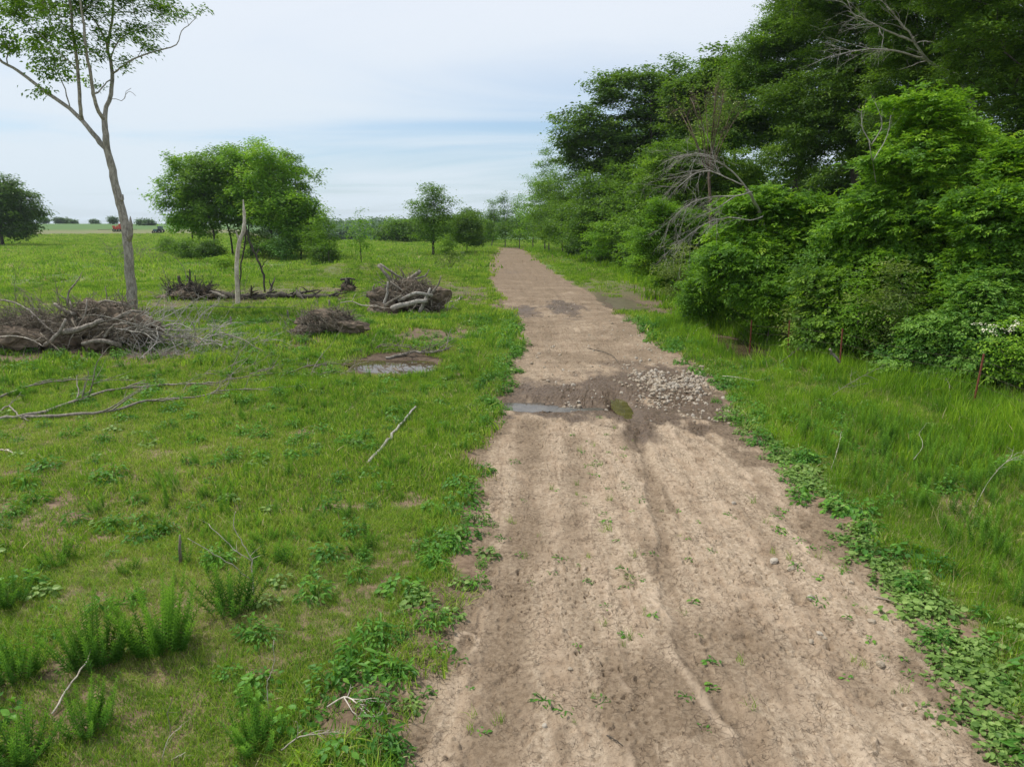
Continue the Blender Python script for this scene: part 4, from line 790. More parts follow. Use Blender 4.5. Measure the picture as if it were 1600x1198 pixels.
# ------------------------------------------------------------------ dead wood, root balls, brush
def curve_pts(P, sub=4):
    P = np.array(P, float)
    if len(P) < 3: return np.array([P[0] + (P[-1] - P[0]) * u for u in np.linspace(0, 1, sub + 1)])
    E = np.vstack([2 * P[0] - P[1], P, 2 * P[-1] - P[-2]]); out = []
    for i in range(len(P) - 1):
        for u in np.arange(sub) / sub:
            a, b_, c, d = E[i:i + 4]; out.append(0.5 * ((2 * b_) + (-a + c) * u + (2 * a - 5 * b_ + 4 * c - d) * u * u + (-a + 3 * b_ - 3 * c + d) * u ** 3))
    out.append(P[-1]); return np.array(out)
def twig(mb, rng, p, d, L, r, depth=2, bend=.25, grav=0.0, nb=5, ground_=None, spread=.9, sides=4, a=.5, taper=.25):
    n = max(3, int(L / max(.08, L / 7))); pts = [np.array(p, float)]; d = unit(np.array(d, float)); st = L / n
    w = rng.normal(0, bend, 3)
    for i in range(n):
        d = unit(d + w * .25 + rng.normal(0, bend * .45, 3) + np.array([0, 0, grav])); q = pts[-1] + d * st
        if ground_ is not None:
            gz_ = ground_(q[0], q[1]) + .015
            if q[2] < gz_: q[2] = gz_; d[2] = abs(d[2]) * .3
        pts.append(q)
    pts = np.array(pts); mb.tube(pts, np.linspace(r, r * taper, len(pts)), sides if r > .012 else 3, cap=r > .012, wob=.1 if r > .02 else 0, rng=rng)
    if depth > 0:
        for k in range(nb):
            i = int(rng.integers(max(1, n // 4), n + 1)); dd = unit(unit(pts[i] - pts[i - 1]) + rng.normal(0, spread * .6, 3)); f = 1 - i / (n + 1) * .6
            twig(mb, rng, pts[i], dd, L * rng.uniform(.3, .6) * f, r * (.55 if i < n else .3) * f + .0015, depth - 1, bend, grav, max(2, nb - 1), ground_, spread, sides, a, taper)
def icos(rng, c, rad, sub=3, amp=.25, fr=2.2, seed=0):
    import bmesh
    bm = bmesh.new(); bmesh.ops.create_icosphere(bm, subdivisions=sub, radius=1.0)
    V = np.array([v.co[:] for v in bm.verts]); T = np.array([[v.index for v in f.verts] for f in bm.faces]); bm.free()
    n = fbm(V[:, 0] * fr + V[:, 2] * 1.7 + seed, V[:, 1] * fr - V[:, 2] * 1.3, seed, 4); n2 = fbm(V[:, 2] * fr + 5, V[:, 0] * fr + V[:, 1] * 2, seed + 3, 4)
    return V * (1 + amp * 2 * (n + n2) / 2)[:, None] * np.array(rad) + np.array(c), T
def root_wad(label, px, py, w, d, h, seed, n_roots=170, rl=(.4, 1.0), thick=(.008, .03), mat='dead_brown', core=.7, hair=0, group=None):
    rng = np.random.default_rng(seed); f = G(px, py); f[1] += d * .45; f = np.array(on(f[0], f[1])); root = thing('root_wad', label, 'uprooted stump', tuple(f), group=group)
    b = MB(); V, T = icos(rng, (0, 0, h * .42), (w * .5 * core, d * .5 * core, h * .5 * core + .05), 4, .42, 2.6, seed); b.add(V, None, T); 
    n_roots = int(n_roots * 1.5); hair = int(hair * .8)
    for k in range(9):
        a = rng.uniform(0, 2 * pi); V, T = icos(rng, (cos(a) * w * .42, sin(a) * d * .42, h * rng.uniform(.0, .5)), np.array([w, d, h]) * rng.uniform(.12, .27), 3, .5, 2.5, seed + k); b.add(V, None, T)
    b.obj('soil', M['soil'], root, smooth=False)
    b = MB(); gr = lambda x, y: float(HG(x + f[0], y + f[1]) - f[2])
    for k in range(n_roots):
        o = unit(rng.normal(size=3) * [1, 1, .8]); o[2] = abs(o[2]) - .15; p = np.array([o[0] * w * .40, o[1] * d * .40, h * .42 + o[2] * h * .46]); p[2] = max(p[2], .02)
        r = rng.uniform(*thick) * (1 if rng.random() > .15 else 1.7)
        tdir = unit(np.cross(o, rng.normal(size=3))) * rng.uniform(.5, 1.4) + o * rng.uniform(-.1, .7)
        twig(b, rng, p, tdir, rng.uniform(*rl), r, 1, .5, -.04, 2, gr)
    b.obj('roots', M[mat], root, smooth=True)
    if hair:
        b = MB()
        for k in range(hair):
            o = unit(rng.normal(size=3)); o[2] = abs(o[2]); p = np.array([o[0] * w * .46, o[1] * d * .46, h * .1 + o[2] * h * .75])
            twig(b, rng, p, rng.normal(size=3), rng.uniform(.15, .5), rng.uniform(.006, .012), 0, .7, -.05, 0, gr)
        b.obj('rootlets', M['dead_grey'], root)
    return root, f
def add_part(root, f, name, paths, mat, sides=7, depth=0, seed=0, side_twigs=0):
    rng = np.random.default_rng(seed); b = MB()
    for P, r0, r1 in paths:
        P = curve_pts(np.array(P) - f, 4); P = P + rng.normal(0, r0 * .12, P.shape); b.tube(P, np.linspace(r0, r1, len(P)), sides, wob=.15, rng=rng)
        for k in range(side_twigs):
            i = int(rng.integers(1, len(P))); twig(b, rng, P[i], unit(P[i] - P[i - 1]) + rng.normal(0, .6, 3), rng.uniform(.3, .8), max(.004, r1 * .6), 1, .3, -.03, 3)
    return b.obj(name, M[mat], root, smooth=True)
def q3(px, py, Y): return pp(px, py, Y)

ra, fa = root_wad('big brown uprooted root ball in the middle of the left brush pile', 145, 549, 3.1, 1.8, 1.75, 301, 260, (.4, 1.1), (.008, .03), 'dead_brown', .74, 140)
YA = fa[1]
add_part(ra, fa, 'snapped_root', [([q3(120, 500, YA - .3), q3(112, 480, YA - .2), q3(108, 468, YA)], .05, .02), ([q3(85, 475, YA - .3), q3(100, 484, YA - .4), q3(118, 492, YA - .5)], .05, .06), ([q3(136, 468, YA - .7), q3(133, 490, YA - .9), q3(122, 510, YA - 1), q3(110, 530, YA - 1.1), q3(106, 545, YA - 1.15)], .025, .012), ([q3(150, 475, YA - .3), q3(170, 470, YA - .3), q3(200, 478, YA - .3)], .05, .02), ([q3(105, 478, YA), q3(108, 455, YA), q3(120, 440, YA), q3(129, 424, YA)], .04, .010), ([q3(106, 470, YA), q3(95, 462, YA), q3(82, 452, YA)], .025, .008), ([q3(138, 476, YA), q3(145, 464, YA), q3(152, 456, YA)], .025, .006)], 'dead_grey', 6, seed=3)
add_part(ra, fa, 'broken_log', [([q3(96, 520, YA - 1.0), q3(130, 512, YA - 1.1), q3(160, 500, YA - 1.0)], .10, .07), ([q3(70, 540, YA - 1.2), q3(90, 522, YA - 1.2), q3(104, 498, YA - 1.0)], .07, .04), ([q3(190, 540, YA - 1.1), q3(160, 532, YA - 1.25), q3(128, 536, YA - 1.25)], .08, .05), ([q3(176, 500, YA - .7), q3(200, 488, YA - .6), q3(222, 486, YA - .5)], .06, .03)], 'dead_grey', 8, seed=15)
rb, fb = root_wad('dark root and twig mound at the far left end of the brush pile', 25, 549, 3.2, 1.7, 1.25, 302, 300, (.5, 1.3), (.006, .018), 'dead_brown', .66, 160)
rc, fc = root_wad('small shaggy root mound standing alone right of the brush pile', 508, 525, 2.3, 1.1, 1.0, 303, 200, (.25, .7), (.007, .018), 'dead_brown', .66, 260)
rd, fd = root_wad('large uprooted stump bristling with broken timbers near the puddle', 632, 489, 3.1, 1.8, 1.75, 304, 220, (.4, 1.0), (.008, .028), 'dead_brown', .66, 160)
YD = fd[1]
add_part(rd, fd, 'timber', [([q3(594, 413, YD), q3(620, 430, YD), q3(650, 447, YD), q3(668, 455, YD)], .055, .045), ([q3(591, 414, YD + .2), q3(606, 432, YD), q3(622, 452, YD - .2)], .075, .08), ([q3(634, 440, YD + .3), q3(646, 432, YD + .2), q3(656, 424, YD)], .10, .085), ([q3(648, 436, YD), q3(664, 431, YD), q3(671, 421, YD)], .06, .015), ([q3(662, 462, YD - .5), q3(676, 456, YD - .5), q3(684, 446, YD - .5), q3(689, 431, YD - .5)], .09, .02), ([q3(600, 478, YD - .9), q3(614, 469, YD - .9), q3(629, 461, YD - .8)], .055, .045), ([q3(643, 470, YD - .4), q3(645, 455, YD - .3), q3(642, 440, YD)], .11, .09), ([q3(660, 470, YD - .5), q3(640, 462, YD - .6), q3(610, 440, YD - .5)], .05, .04), ([q3(584, 462, YD - .4), q3(583, 450, YD - .4), q3(586, 444, YD - .4)], .05, .02)], 'dead_grey', 8, seed=4)
add_part(rd, fd, 'broken_log', [([q3(612, 482, YD - 1.0), q3(640, 474, YD - 1.1), q3(668, 470, YD - 1.0)], .12, .09), ([q3(655, 488, YD - .9), q3(664, 470, YD - .8), q3(672, 450, YD - .5)], .09, .05), ([q3(596, 484, YD - .7), q3(604, 462, YD - .7), q3(606, 440, YD - .5)], .08, .04), ([q3(622, 470, YD - .8), q3(650, 458, YD - .9), q3(676, 462, YD - .8)], .08, .06)], 'dead_silver', 8, seed=14)
add_part(rd, fd, 'peeled_branch', [([q3(532, 473, YD - 1), q3(550, 471, YD - 1), q3(566, 477, YD - 1), q3(590, 478, YD - 1)], .02, .03)], 'dead_pale', 5, seed=5, side_twigs=2)
re_, fe = root_wad('dark jagged stump of roots behind the tall tree trunk, left of the snag', 290, 469, 2.9, 1.5, 1.0, 305, 170, (.4, 1.0), (.010, .03), 'bark_dark', .6, 40)
YE = fe[1]
add_part(re_, fe, 'root_spike', [([q3(283, 462, YE), q3(282, 445, YE), q3(279, 430, YE)], .12, .07), ([q3(296, 462, YE), q3(297, 440, YE), q3(296, 420, YE)], .12, .03), ([q3(305, 450, YE), q3(298, 440, YE), q3(292, 430, YE)], .08, .03)], 'bark_dark', 7, seed=7)
add_part(re_, fe, 'dead_stem', [([q3(292, 436, YE - .2), q3(288, 420, YE - .2), q3(280, 409, YE - .2), q3(273, 402, YE - .2)], .025, .010), ([q3(264, 446, YE - .4), q3(256, 424, YE - .4), q3(252, 412, YE - .4)], .02, .008), ([q3(262, 478, YE - .9), q3(260, 455, YE - .7), q3(266, 440, YE - .4)], .03, .012)], 'dead_grey', 5, seed=8, side_twigs=3)
add_part(re_, fe, 'pale_log', [([q3(328, 455, YE - .2), q3(340, 459, YE - .4), q3(354, 465, YE - .6)], .07, .08), ([q3(300, 457, YE - .6), q3(315, 464, YE - .7), q3(330, 470, YE - .8)], .03, .02)], 'dead_grey', 7, seed=9)
rf_, ff = root_wad('small black stump with flat broken top beyond the shaggy mound', 541, 459, .8, .7, .7, 306, 40, (.2, .6), (.02, .04), 'bark_dark', .8, 0)
add_part(rf_, ff, 'stump_top', [([q3(541, 458, ff[1]), q3(542, 447, ff[1]), q3(544, 437, ff[1])], .22, .17), ([q3(532, 437, ff[1]), q3(545, 435, ff[1]), q3(555, 437, ff[1])], .07, .05)], 'bark_dark', 8, seed=10)
add_part(rf_, ff, 'log', [([q3(536, 454, ff[1]), q3(520, 459, ff[1] - .2), q3(502, 463, ff[1] - .4)], .11, .06)], 'bark_dark', 7, seed=11)

def lying(name, label, cat, pts, r0, r1, mat, seed, twigs=0, tl=(.3, 1.0), lift=.05, nb=3, group=None, depth=1, grav=-.05, raw=False, sides=6):
    """a branch on the ground: pts are (px, py, height above ground)"""
    rng = np.random.default_rng(seed); W_ = []
    for q in pts:
        if raw: W_.append(np.array(q, float)); continue
        a = G(q[0], q[1] if len(q) < 3 else q[1]); hgt = q[2] if len(q) > 2 else lift
        W_.append(pp(q[0], q[1], a[1]) + [0, 0, 0] if len(q) < 3 else np.array([a[0], a[1], a[2]]) + [0, 0, hgt])
    W_ = np.array(W_); f = W_[0].copy(); gr = lambda x, y: float(surf(x + f[0], y + f[1]) - f[2])
    P = curve_pts(W_ - f, 5); P[1:-1] += rng.normal(0, r0 * .35, P[1:-1].shape)
    for i in range(len(P)): P[i, 2] = max(P[i, 2], gr(P[i, 0], P[i, 1]) + r1 * .8)
    b = MB(); R__ = np.linspace(r0, r1, len(P)); b.tube(P, R__, sides, wob=.12, rng=rng)
    for k in range(twigs):
        i = int(rng.integers(len(P) // 4, len(P))); d = unit(P[i] - P[i - 1]) + rng.normal(0, .55, 3); d[2] = abs(d[2]) * .8
        twig(b, rng, P[i], d, rng.uniform(*tl), R__[i] * .6 + .002, depth, .2, grav, nb, gr)
    o = b.obj(name, M[mat], None, smooth=True, loc=tuple(f)); return tag(o, label, cat, group)
lying('fallen_branch', 'long curving grey branch across the grass, upper of the two biggest ones', 'branch', [(0, 658, .06), (60, 652, .10), (120, 634, .12), (170, 618, .13), (235, 610, .12), (280, 606, .1), (340, 602, .1), (400, 592, .1), (450, 585, .08)], .040, .009, 'dead_grey', 401, 14, (.5, 1.5))
lying('fallen_branch', 'long straight grey branch on the grass, lower of the two biggest ones', 'branch', [(10, 655, .05), (90, 655, .08), (160, 651, .1), (230, 635, .12), (290, 630, .1), (350, 616, .1), (410, 612, .08), (470, 606, .05)], .040, .008, 'dead_grey', 402, 10, (.4, 1.2))
lying('fallen_branch', 'thin grey branch at the left edge curling round to the two biggest ones', 'branch', [(0, 646, .05), (15, 642, .12), (28, 653, .08), (45, 660, .04)], .022, .012, 'dead_grey', 403, 3, (.4, .9))
lying('fallen_branch', 'slender grey branch lying left to right just above the two biggest ones', 'branch', [(0, 624, .06), (40, 612, .12), (100, 601, .12), (160, 598, .08), (215, 598, .06)], .028, .007, 'dead_grey', 404, 6, (.4, 1.0))
lying('fallen_branch', 'thin twiggy branch reaching right from the brush pile toward the shaggy mound', 'branch', [(345, 530, .25), (380, 545, .3), (400, 552, .2), (420, 556, .1)], .022, .007, 'dead_grey', 405, 6, (.4, .9))
lying('fallen_branch', 'thin branch lying from the brush pile toward the puddle', 'branch', [(330, 500, .6), (375, 497, .45), (420, 492, .35), (455, 487, .2)], .022, .006, 'dead_grey', 406, 8, (.4, 1.0))
lying('fallen_branch', 'low twiggy branch lying in the mud left of the puddle', 'branch', [(440, 590, .05), (480, 578, .1), (520, 573, .1), (560, 574, .05)], .025, .008, 'dead_brown', 407, 8, (.3, .8))
lying('fallen_log', 'pale broken log at the muddy back edge of the puddle', 'log', [(603, 566, .04), (640, 562, .10), (675, 556, .12), (702, 549, .1)], .05, .03, 'dead_grey', 408, 5, (.3, .9))
lying('fallen_log', 'brown half buried log in front of the puddle', 'log', [(575, 578, .03), (600, 577, .06), (628, 583, .05)], .07, .04, 'dead_brown', 409, 2, (.3, .6))
lying('fallen_log', 'short pale log lying on bare soil beside the track verge', 'log', [(704, 474, .06), (714, 473, .08), (722, 468, .16)], .07, .04, 'dead_grey', 410, 2, (.3, .6))
lying('fallen_log', 'long dark rotting trunk lying on the grass behind the white snag', 'log', [(335, 466, .1), (380, 468, .12), (430, 466, .14), (480, 467, .12), (520, 466, .08)], .22, .13, 'bark_dark', 411, 26, (.5, 1.4), sides=9)
lying('stick', 'straight pale grey stick lying aslant on the open grass', 'stick', [(575, 726, .02), (600, 700, .06), (625, 670, .08), (650, 645, .14)], .034, .020, 'dead_silver', 412, 2, (.05, .12), depth=0)
lying('stick', 'short grey stick on the grass left of the slanting one', 'stick', [(444, 694, .02), (462, 688, .05), (485, 680, .05)], .018, .008, 'dead_grey', 413, 2, (.08, .2), depth=0)
lying('stick', 'short pale stick at the left edge below the big fallen branches', 'stick', [(0, 706, .03), (12, 707, .04), (25, 711, .02)], .02, .012, 'dead_pale', 414, 1, (.05, .1), depth=0)
lying('stick', 'straight whitish stick propped in the grass at the lower left', 'stick', [(82, 1118, .02), (110, 1088, .10), (142, 1058, .18)], .009, .006, 'dead_pale', 415, 1, (.05, .1), depth=0)
lying('twig', 'dark thin twig lying on the track above the gravel patch', 'twig', [(918, 545, .02), (940, 551, .04), (958, 558, .03), (966, 568, .02)], .014, .006, 'bark_dark', 416, 1, (.05, .15), depth=0)
lying('twig', 'pale twig lying on the grass bank right of the gravel patch', 'twig', [(1128, 598, .18), (1150, 601, .2), (1182, 602, .12)], .009, .004, 'dead_pale', 417, 1, (.1, .2), depth=0)
lying('twig', 'forked pale twig on the grass beside the ditch water', 'twig', [(1083, 528, .15), (1090, 524, .25), (1102, 522, .3)], .014, .005, 'dead_pale', 418, 3, (.1, .25), depth=0)
lying('twig', 'small branched white twigs on the dark soil at the bottom left verge', 'twig', [(512, 1112, .05), (545, 1108, .12), (575, 1125, .05), (600, 1122, .03)], .008, .003, 'dead_pale', 419, 9, (.1, .3), depth=1)
lying('twig', 'thin white twigs at the bottom edge among the green leaves', 'twig', [(440, 1180, .05), (470, 1168, .1), (505, 1160, .08)], .007, .003, 'dead_pale', 420, 6, (.1, .25), depth=1)
lying('twig', 'thin dark twig lying flat on the bottom of the track', 'twig', [(948, 1150, .01), (960, 1158, .02), (973, 1166, .01)], .006, .003, 'bark_dark', 421, 2, (.02, .06), depth=0)
lying('twig', 'dark twig at the soil edge beneath the leafy creeper', 'twig', [(1365, 935, .02), (1390, 942, .03), (1415, 955, .03), (1425, 962, .02)], .009, .004, 'dead_brown', 422, 2, (.03, .1), depth=0)
lying('twig', 'pale fork of dry twig on the right verge grass', 'twig', [(1425, 735, .2), (1438, 722, .3), (1432, 705, .35)], .004, .002, 'dead_pale', 423, 4, (.1, .3), depth=0)
lying('twig', 'upright pale dry twig in the grass nearer the track on the right', 'twig', [(1297, 740, .05), (1306, 722, .2), (1312, 698, .3)], .004, .002, 'dead_pale', 424, 3, (.1, .2), depth=0)
lying('dry_branch', 'bleached fan of dry twigs on the right verge before the thicket', 'branch', [(1285, 632, .05), (1310, 622, .2), (1340, 612, .35), (1372, 598, .4)], .008, .003, 'dead_grey', 425, 12, (.3, .7), depth=1)
lying('dry_branch', 'brownish dry twigs under the fence by the broken stake', 'branch', [(1215, 575, .1), (1240, 565, .3), (1265, 552, .45), (1290, 545, .4)], .018, .006, 'dead_brown', 426, 12, (.3, .8), depth=1)
lying('dry_branch', 'small pale crossed branches near the nearest red post', 'branch', [(1484, 634, .05), (1480, 622, .3), (1471, 612, .45)], .02, .008, 'dead_grey', 427, 4, (.2, .5), depth=1)
lying('dry_branch', 'long dry stems poking up on the right verge among tall grass', 'branch', [(1520, 800, .05), (1545, 770, .25), (1580, 745, .4), (1600, 735, .3)], .0035, .002, 'dead_pale', 428, 7, (.3, .6), depth=1)

# the brush pile: tangled grey branches right of the root ball, and the fan hanging from it
def brush(label, seed, boxes, mat, loc):
    rng = np.random.default_rng(seed); b = MB(); gr = lambda x, y: float(HG(x + loc[0], y + loc[1]) - loc[2])
    for (c, s, dirm, n, L0, L1, r0, r1, grav, dep) in boxes:
        for k in range(n):
            p = np.array(c) + rng.uniform(-1, 1, 3) * s - loc; p[2] = max(p[2], gr(p[0], p[1]) + .03)
            twig(b, rng, p, np.array(dirm) + rng.normal(0, .45, 3), rng.uniform(L0, L1), rng.uniform(r0, r1), dep, .28, grav, 4, gr)
    o = b.obj('brush_pile', M[mat], None, smooth=True, loc=tuple(loc)); return tag(o, label, 'brush pile')
YB = G(300, 545)[1]
brush('long tangle of grey branches stretching right from the big root ball', 451, [
    (q3(230, 522, YB), [.9, .5, .28], (.9, 0, .15), 44, .8, 2.2, .010, .030, -.04, 2), (q3(310, 532, YB), [.8, .5, .22], (.9, -.1, .0), 38, .6, 1.8, .008, .02, -.05, 2),
    (q3(380, 540, YB), [.8, .4, .12], (1, 0, .05), 20, .5, 1.3, .006, .015, -.04, 2), (q3(270, 500, YB + .4), [1.2, .4, .2], (.5, 0, .6), 26, .6, 1.5, .006, .016, 0, 2)], 'dead_silver', G(260, 545))
brush('fan of pale dead twigs drooping onto the grass below the brush pile', 452, [
    (q3(240, 560, YB - 1.0), [.5, .3, .25], (-.1, -.3, -.7), 26, .5, 1.1, .006, .012, -.02, 2), (q3(300, 562, YB - 1.0), [.6, .3, .25], (.2, -.3, -.6), 26, .4, .9, .005, .011, -.02, 2), (q3(345, 560, YB - .8), [.5, .3, .2], (.5, -.2, -.4), 16, .4, .9, .006, .012, -.02, 2)], 'dead_silver', G(260, 600))
brush('dark fine brushwood heaped between the left edge and the root ball', 453, [
    (q3(40, 520, YB), [1.3, .6, .40], (.6, -.1, .1), 60, .6, 1.8, .007, .02, -.04, 2), (q3(60, 500, YB + .3), [1.2, .5, .25], (-.3, 0, .4), 30, .6, 1.6, .007, .018, -.02, 2), (q3(180, 520, YB - .3), [.5, .4, .3], (.3, -.2, .1), 24, .4, 1.0, .006, .016, -.04, 2)], 'dead_brown', G(60, 552))
brush('loose twigs scattered beside the shaggy root mound', 454, [(q3(465, 520, fc[1] - .6), [.5, .3, .14], (.2, 0, .2), 26, .3, .9, .005, .014, -.03, 1), (q3(440, 505, fc[1]), [.9, .5, .16], (-.3, 0, .3), 14, .4, 1.0, .005, .012, -.02, 1)], 'dead_grey', G(470, 525))
brush('grey brush heap in the pasture behind the tall tree trunk', 455, [(q3(205, 400, 75), [2.4, .8, .7], (0, 0, .6), 46, .8, 2.0, .015, .03, -.02, 2)], 'dead_grey', G(205, 406))
brush('dry twigs and roots along the muddy back edge of the puddle', 456, [(q3(640, 545, G(640, 556)[1]), [1.2, .3, .12], (.6, 0, .2), 26, .4, 1.0, .006, .018, -.04, 1), (q3(575, 550, G(575, 560)[1]), [.4, .3, .1], (.3, 0, .2), 10, .3, .7, .006, .014, -.04, 1)], 'dead_brown', G(640, 556))
brush('thin dead branches strewn over the mud between fallen branches and puddle', 457, [(q3(400, 580, G(400, 582)[1]), [1.8, .7, .08], (.9, .2, .05), 26, .6, 1.6, .006, .016, -.04, 1), (q3(500, 585, G(500, 585)[1]), [1.0, .5, .08], (.9, .2, .05), 14, .4, 1.0, .006, .012, -.04, 1)], 'dead_grey', G(400, 585))
lying('arched_branch', 'thick pale branch arching over the right side of the root ball', 'branch', [tuple(q3(163, 527, YA - 1.1)), tuple(q3(172, 513, YA - 1.1)), tuple(q3(190, 505, YA - 1.15)), tuple(q3(212, 507, YA - 1.2)), tuple(q3(228, 520, YA - 1.2)), tuple(q3(300, 530, YA - 1.0))], .042, .014, 'dead_grey', 461, 10, (.4, 1.1), raw=True)
lying('arched_branch', 'bowed slim branch at the left end of the brush pile', 'branch', [tuple(q3(-5, 468, YA - .6)), tuple(q3(20, 472, YA - .7)), tuple(q3(45, 485, YA - .9)), tuple(q3(75, 512, YA - 1.1)), tuple(q3(90, 524, YA - 1.2))], .028, .02, 'dead_grey', 462, 3, (.4, .9), raw=True)
lying('arched_branch', 'pale bowed branch low across the left end of the brush pile', 'branch', [tuple(q3(0, 526, YA - 1.2)), tuple(q3(25, 525, YA - 1.25)), tuple(q3(50, 531, YA - 1.3)), tuple(q3(68, 541, YA - 1.35))], .022, .014, 'dead_pale', 463, 2, (.2, .5), raw=True)

brush('dark brushwood and roots littering the ground between the jagged stump and the snag', 458, [(q3(340, 462, YE), [1.7, .6, .14], (.7, 0, .15), 34, .5, 1.5, .008, .024, -.04, 2), (q3(250, 462, YE), [1.0, .5, .12], (-.5, 0, .2), 18, .4, 1.2, .007, .018, -.04, 2)], 'dead_brown', G(320, 468))
brush('dark roots and broken sticks along the rotting trunk right of the snag', 459, [(q3(450, 463, G(450, 466)[1]), [3.0, .6, .14], (.5, 0, .2), 46, .4, 1.4, .008, .022, -.04, 2)], 'dead_brown', G(450, 467))
brush('loose dead sticks round the foot of the stump with broken timbers', 460, [(q3(640, 482, YD - .8), [2.0, .7, .12], (.4, 0, .2), 44, .4, 1.3, .006, .02, -.04, 1), (q3(600, 470, YD - .5), [.7, .4, .5], (-.2, 0, .5), 26, .4, 1.2, .008, .022, -.03, 1)], 'dead_grey', G(640, 489))
# the bleached snag and the dark limbs that lean on it
fs = G(372, 476); YS = fs[1]; root = thing('dead_snag', 'bleached white broken trunk standing in front of the domed clump', 'dead tree', tuple(fs)); rng = np.random.default_rng(9)
b = MB(); P = curve_pts(np.array([q3(372, 480, YS), q3(371, 450, YS), q3(370, 425, YS), (q3(371, 400, YS)), q3(374, 378, YS), q3(380, 362, YS), q3(382, 346, YS), q3(381, 330, YS), q3(380, 312, YS)]) - fs, 5)
b.tube(P, np.interp(np.linspace(0, 1, len(P)), [0, .1, .5, .7, .9, 1], [.14, .11, .10, .085, .055, .02]), 12, wob=.09, rng=rng); b.obj('trunk', M['dead_pale'], root, smooth=True)
b = MB(); b.tube(np.array([q3(375, 376, YS), q3(371, 368, YS), q3(368, 361, YS - .1)]) - fs, [.07, .05, .02], 6); b.obj('stub', M['dead_pale'], root, smooth=True); b = MB(); b.tube(np.array([q3(381, 350, YS), q3(383, 340, YS), q3(383, 328, YS)]) - fs, [.05, .04, .012], 5); b.obj('stub', M['dead_pale'], root, smooth=True)
lying('leaning_limb', 'dark bare limb leaning from the snag down to the right', 'dead limb', [tuple(q3(384, 358, YS + .3)), tuple(q3(390, 378, YS + .3)), tuple(q3(400, 400, YS + .2)), tuple(q3(410, 425, YS)), tuple(q3(414, 456, YS - .2))], .055, .05, 'bark_dark', 471, 3, (.3, .8), raw=True)
lying('leaning_limb', 'dark thin limb hanging down close behind the snag', 'dead limb', [tuple(q3(384, 362, YS + .4)), tuple(q3(382, 385, YS + .4)), tuple(q3(378, 405, YS + .4)), tuple(q3(375, 440, YS + .4)), tuple(q3(374, 472, YS + .4))], .05, .035, 'bark_dark', 472, 2, (.3, .6), raw=True)
# small broken stakes standing in the grass
for i, (a, b0, b1, lb) in enumerate([(469, 466, 452, 'short broken grey stump standing behind the shaggy mound'), (361, 508, 494, 'pale splintered stake in the grass right of the brush pile'), (282, 882, 835, 'thin dark rotten stake in the lower left grass'), (450, 498, 484, 'small dark stump left of the shaggy mound'), (515, 480, 468, 'small grey stump right behind the shaggy mound')]):
    f = G(a, b0); b = MB(); w = .05 if i != 2 else .018; tp = pp(a - 1, b1, f[1]) - f; b.tube(np.array([[0, 0, -.1], [0.01, 0, tp[2] * .5], tp]), [w * 1.2, w, w * .5], 7, wob=.25, rng=rng)
    b.tube(np.array([[.01, 0, tp[2] * .5], tp * .8 + [w, 0, 0]]), [w * .7, w * .2], 5); tag(b.obj('stake', M['dead_grey' if i != 2 else 'dead_brown'], None, True, tuple(f)), lb, 'stake')

def bare_tree(name, label, cat, px, Y, stems, seed, mat, twn, tl, tr, gravity, depth=2, leaves_=None, nb=4, up=None, foot=None):
    X = PX(px, Y, foot or 400); f = np.array(on(X, Y)); rng = np.random.default_rng(seed); root = thing(name, label, cat, tuple(f)); b = MB(); tips = []
    for P, r0, r1, tw in stems:
        P = curve_pts(np.array(P) - f, 5); P[1:] += rng.normal(0, r0 * .2, P[1:].shape); R__ = np.linspace(r0, r1, len(P)); b.tube(P, R__, 7, wob=.1, rng=rng)
        if tw:
            for k in range(tw):
                i = int(rng.integers(len(P) // 3, len(P))); d = unit(P[i] - P[i - 1]) + rng.normal(0, .45, 3) + (np.array(up) if up is not None else 0)
                twig(b, rng, P[i], d, rng.uniform(*tl), R__[i] * .2 + tr, depth, .16, gravity, nb, taper=.3, spread=.6); tips.append(P[i] + unit(d) * rng.uniform(.2, 1) * tl[1])
    b.obj('trunk', M[mat], root, smooth=True)
    if leaves_: lf = MB(); leafage(lf, rng, np.array(tips), leaves_[0], .5, .4, leaves_[1], .5); lf.obj('crown', M[leaves_[2]], root)
    return root
YQ = 24.0
bare_tree('dead_tree', 'dead leaning tree whose long bleached boughs droop left out of the thicket', 'dead tree', 1200, YQ + .6, [
    ([q3(1215, 520, YQ + 2.2), q3(1212, 430, YQ + 2), q3(1192, 345, YQ + 1.2), q3(1168, 295, YQ - .2)], .08, .045, 0),
    ([q3(1168, 296, YQ - .2), q3(1148, 272, YQ - .4), q3(1120, 252, YQ - .6), q3(1092, 240, YQ - .8), q3(1062, 246, YQ - 1)], .028, .012, 26),
    ([q3(1166, 292, YQ - .2), q3(1140, 280, YQ - .3), q3(1110, 268, YQ - .2), q3(1085, 272, YQ - .2), q3(1060, 292, YQ - .2)], .022, .010, 24),
    ([q3(1175, 300, YQ - .2), q3(1150, 306, YQ - .7), q3(1110, 308, YQ - 1.0), q3(1075, 320, YQ - 1.2), q3(1048, 345, YQ - 1.4)], .025, .010, 26),
    ([q3(1192, 338, YQ - .4), q3(1172, 344, YQ - .9), q3(1140, 340, YQ - 1.2), q3(1105, 348, YQ - 1.4), q3(1070, 372, YQ - 1.5)], .022, .009, 26),
    ([q3(1150, 306, YQ - .7), q3(1120, 325, YQ - 1.0), q3(1090, 340, YQ - 1.2)], .02, .007, 8)], 501, 'dead_silver', 1, (.5, 1.7), .0032, -.075, 2)
YR = 44.0
rg = np.random.default_rng(6); stems = [([q3(1112, 420, YR), q3(1110, 340, YR), q3(1108, 262, YR)], .13, .07, 0)]
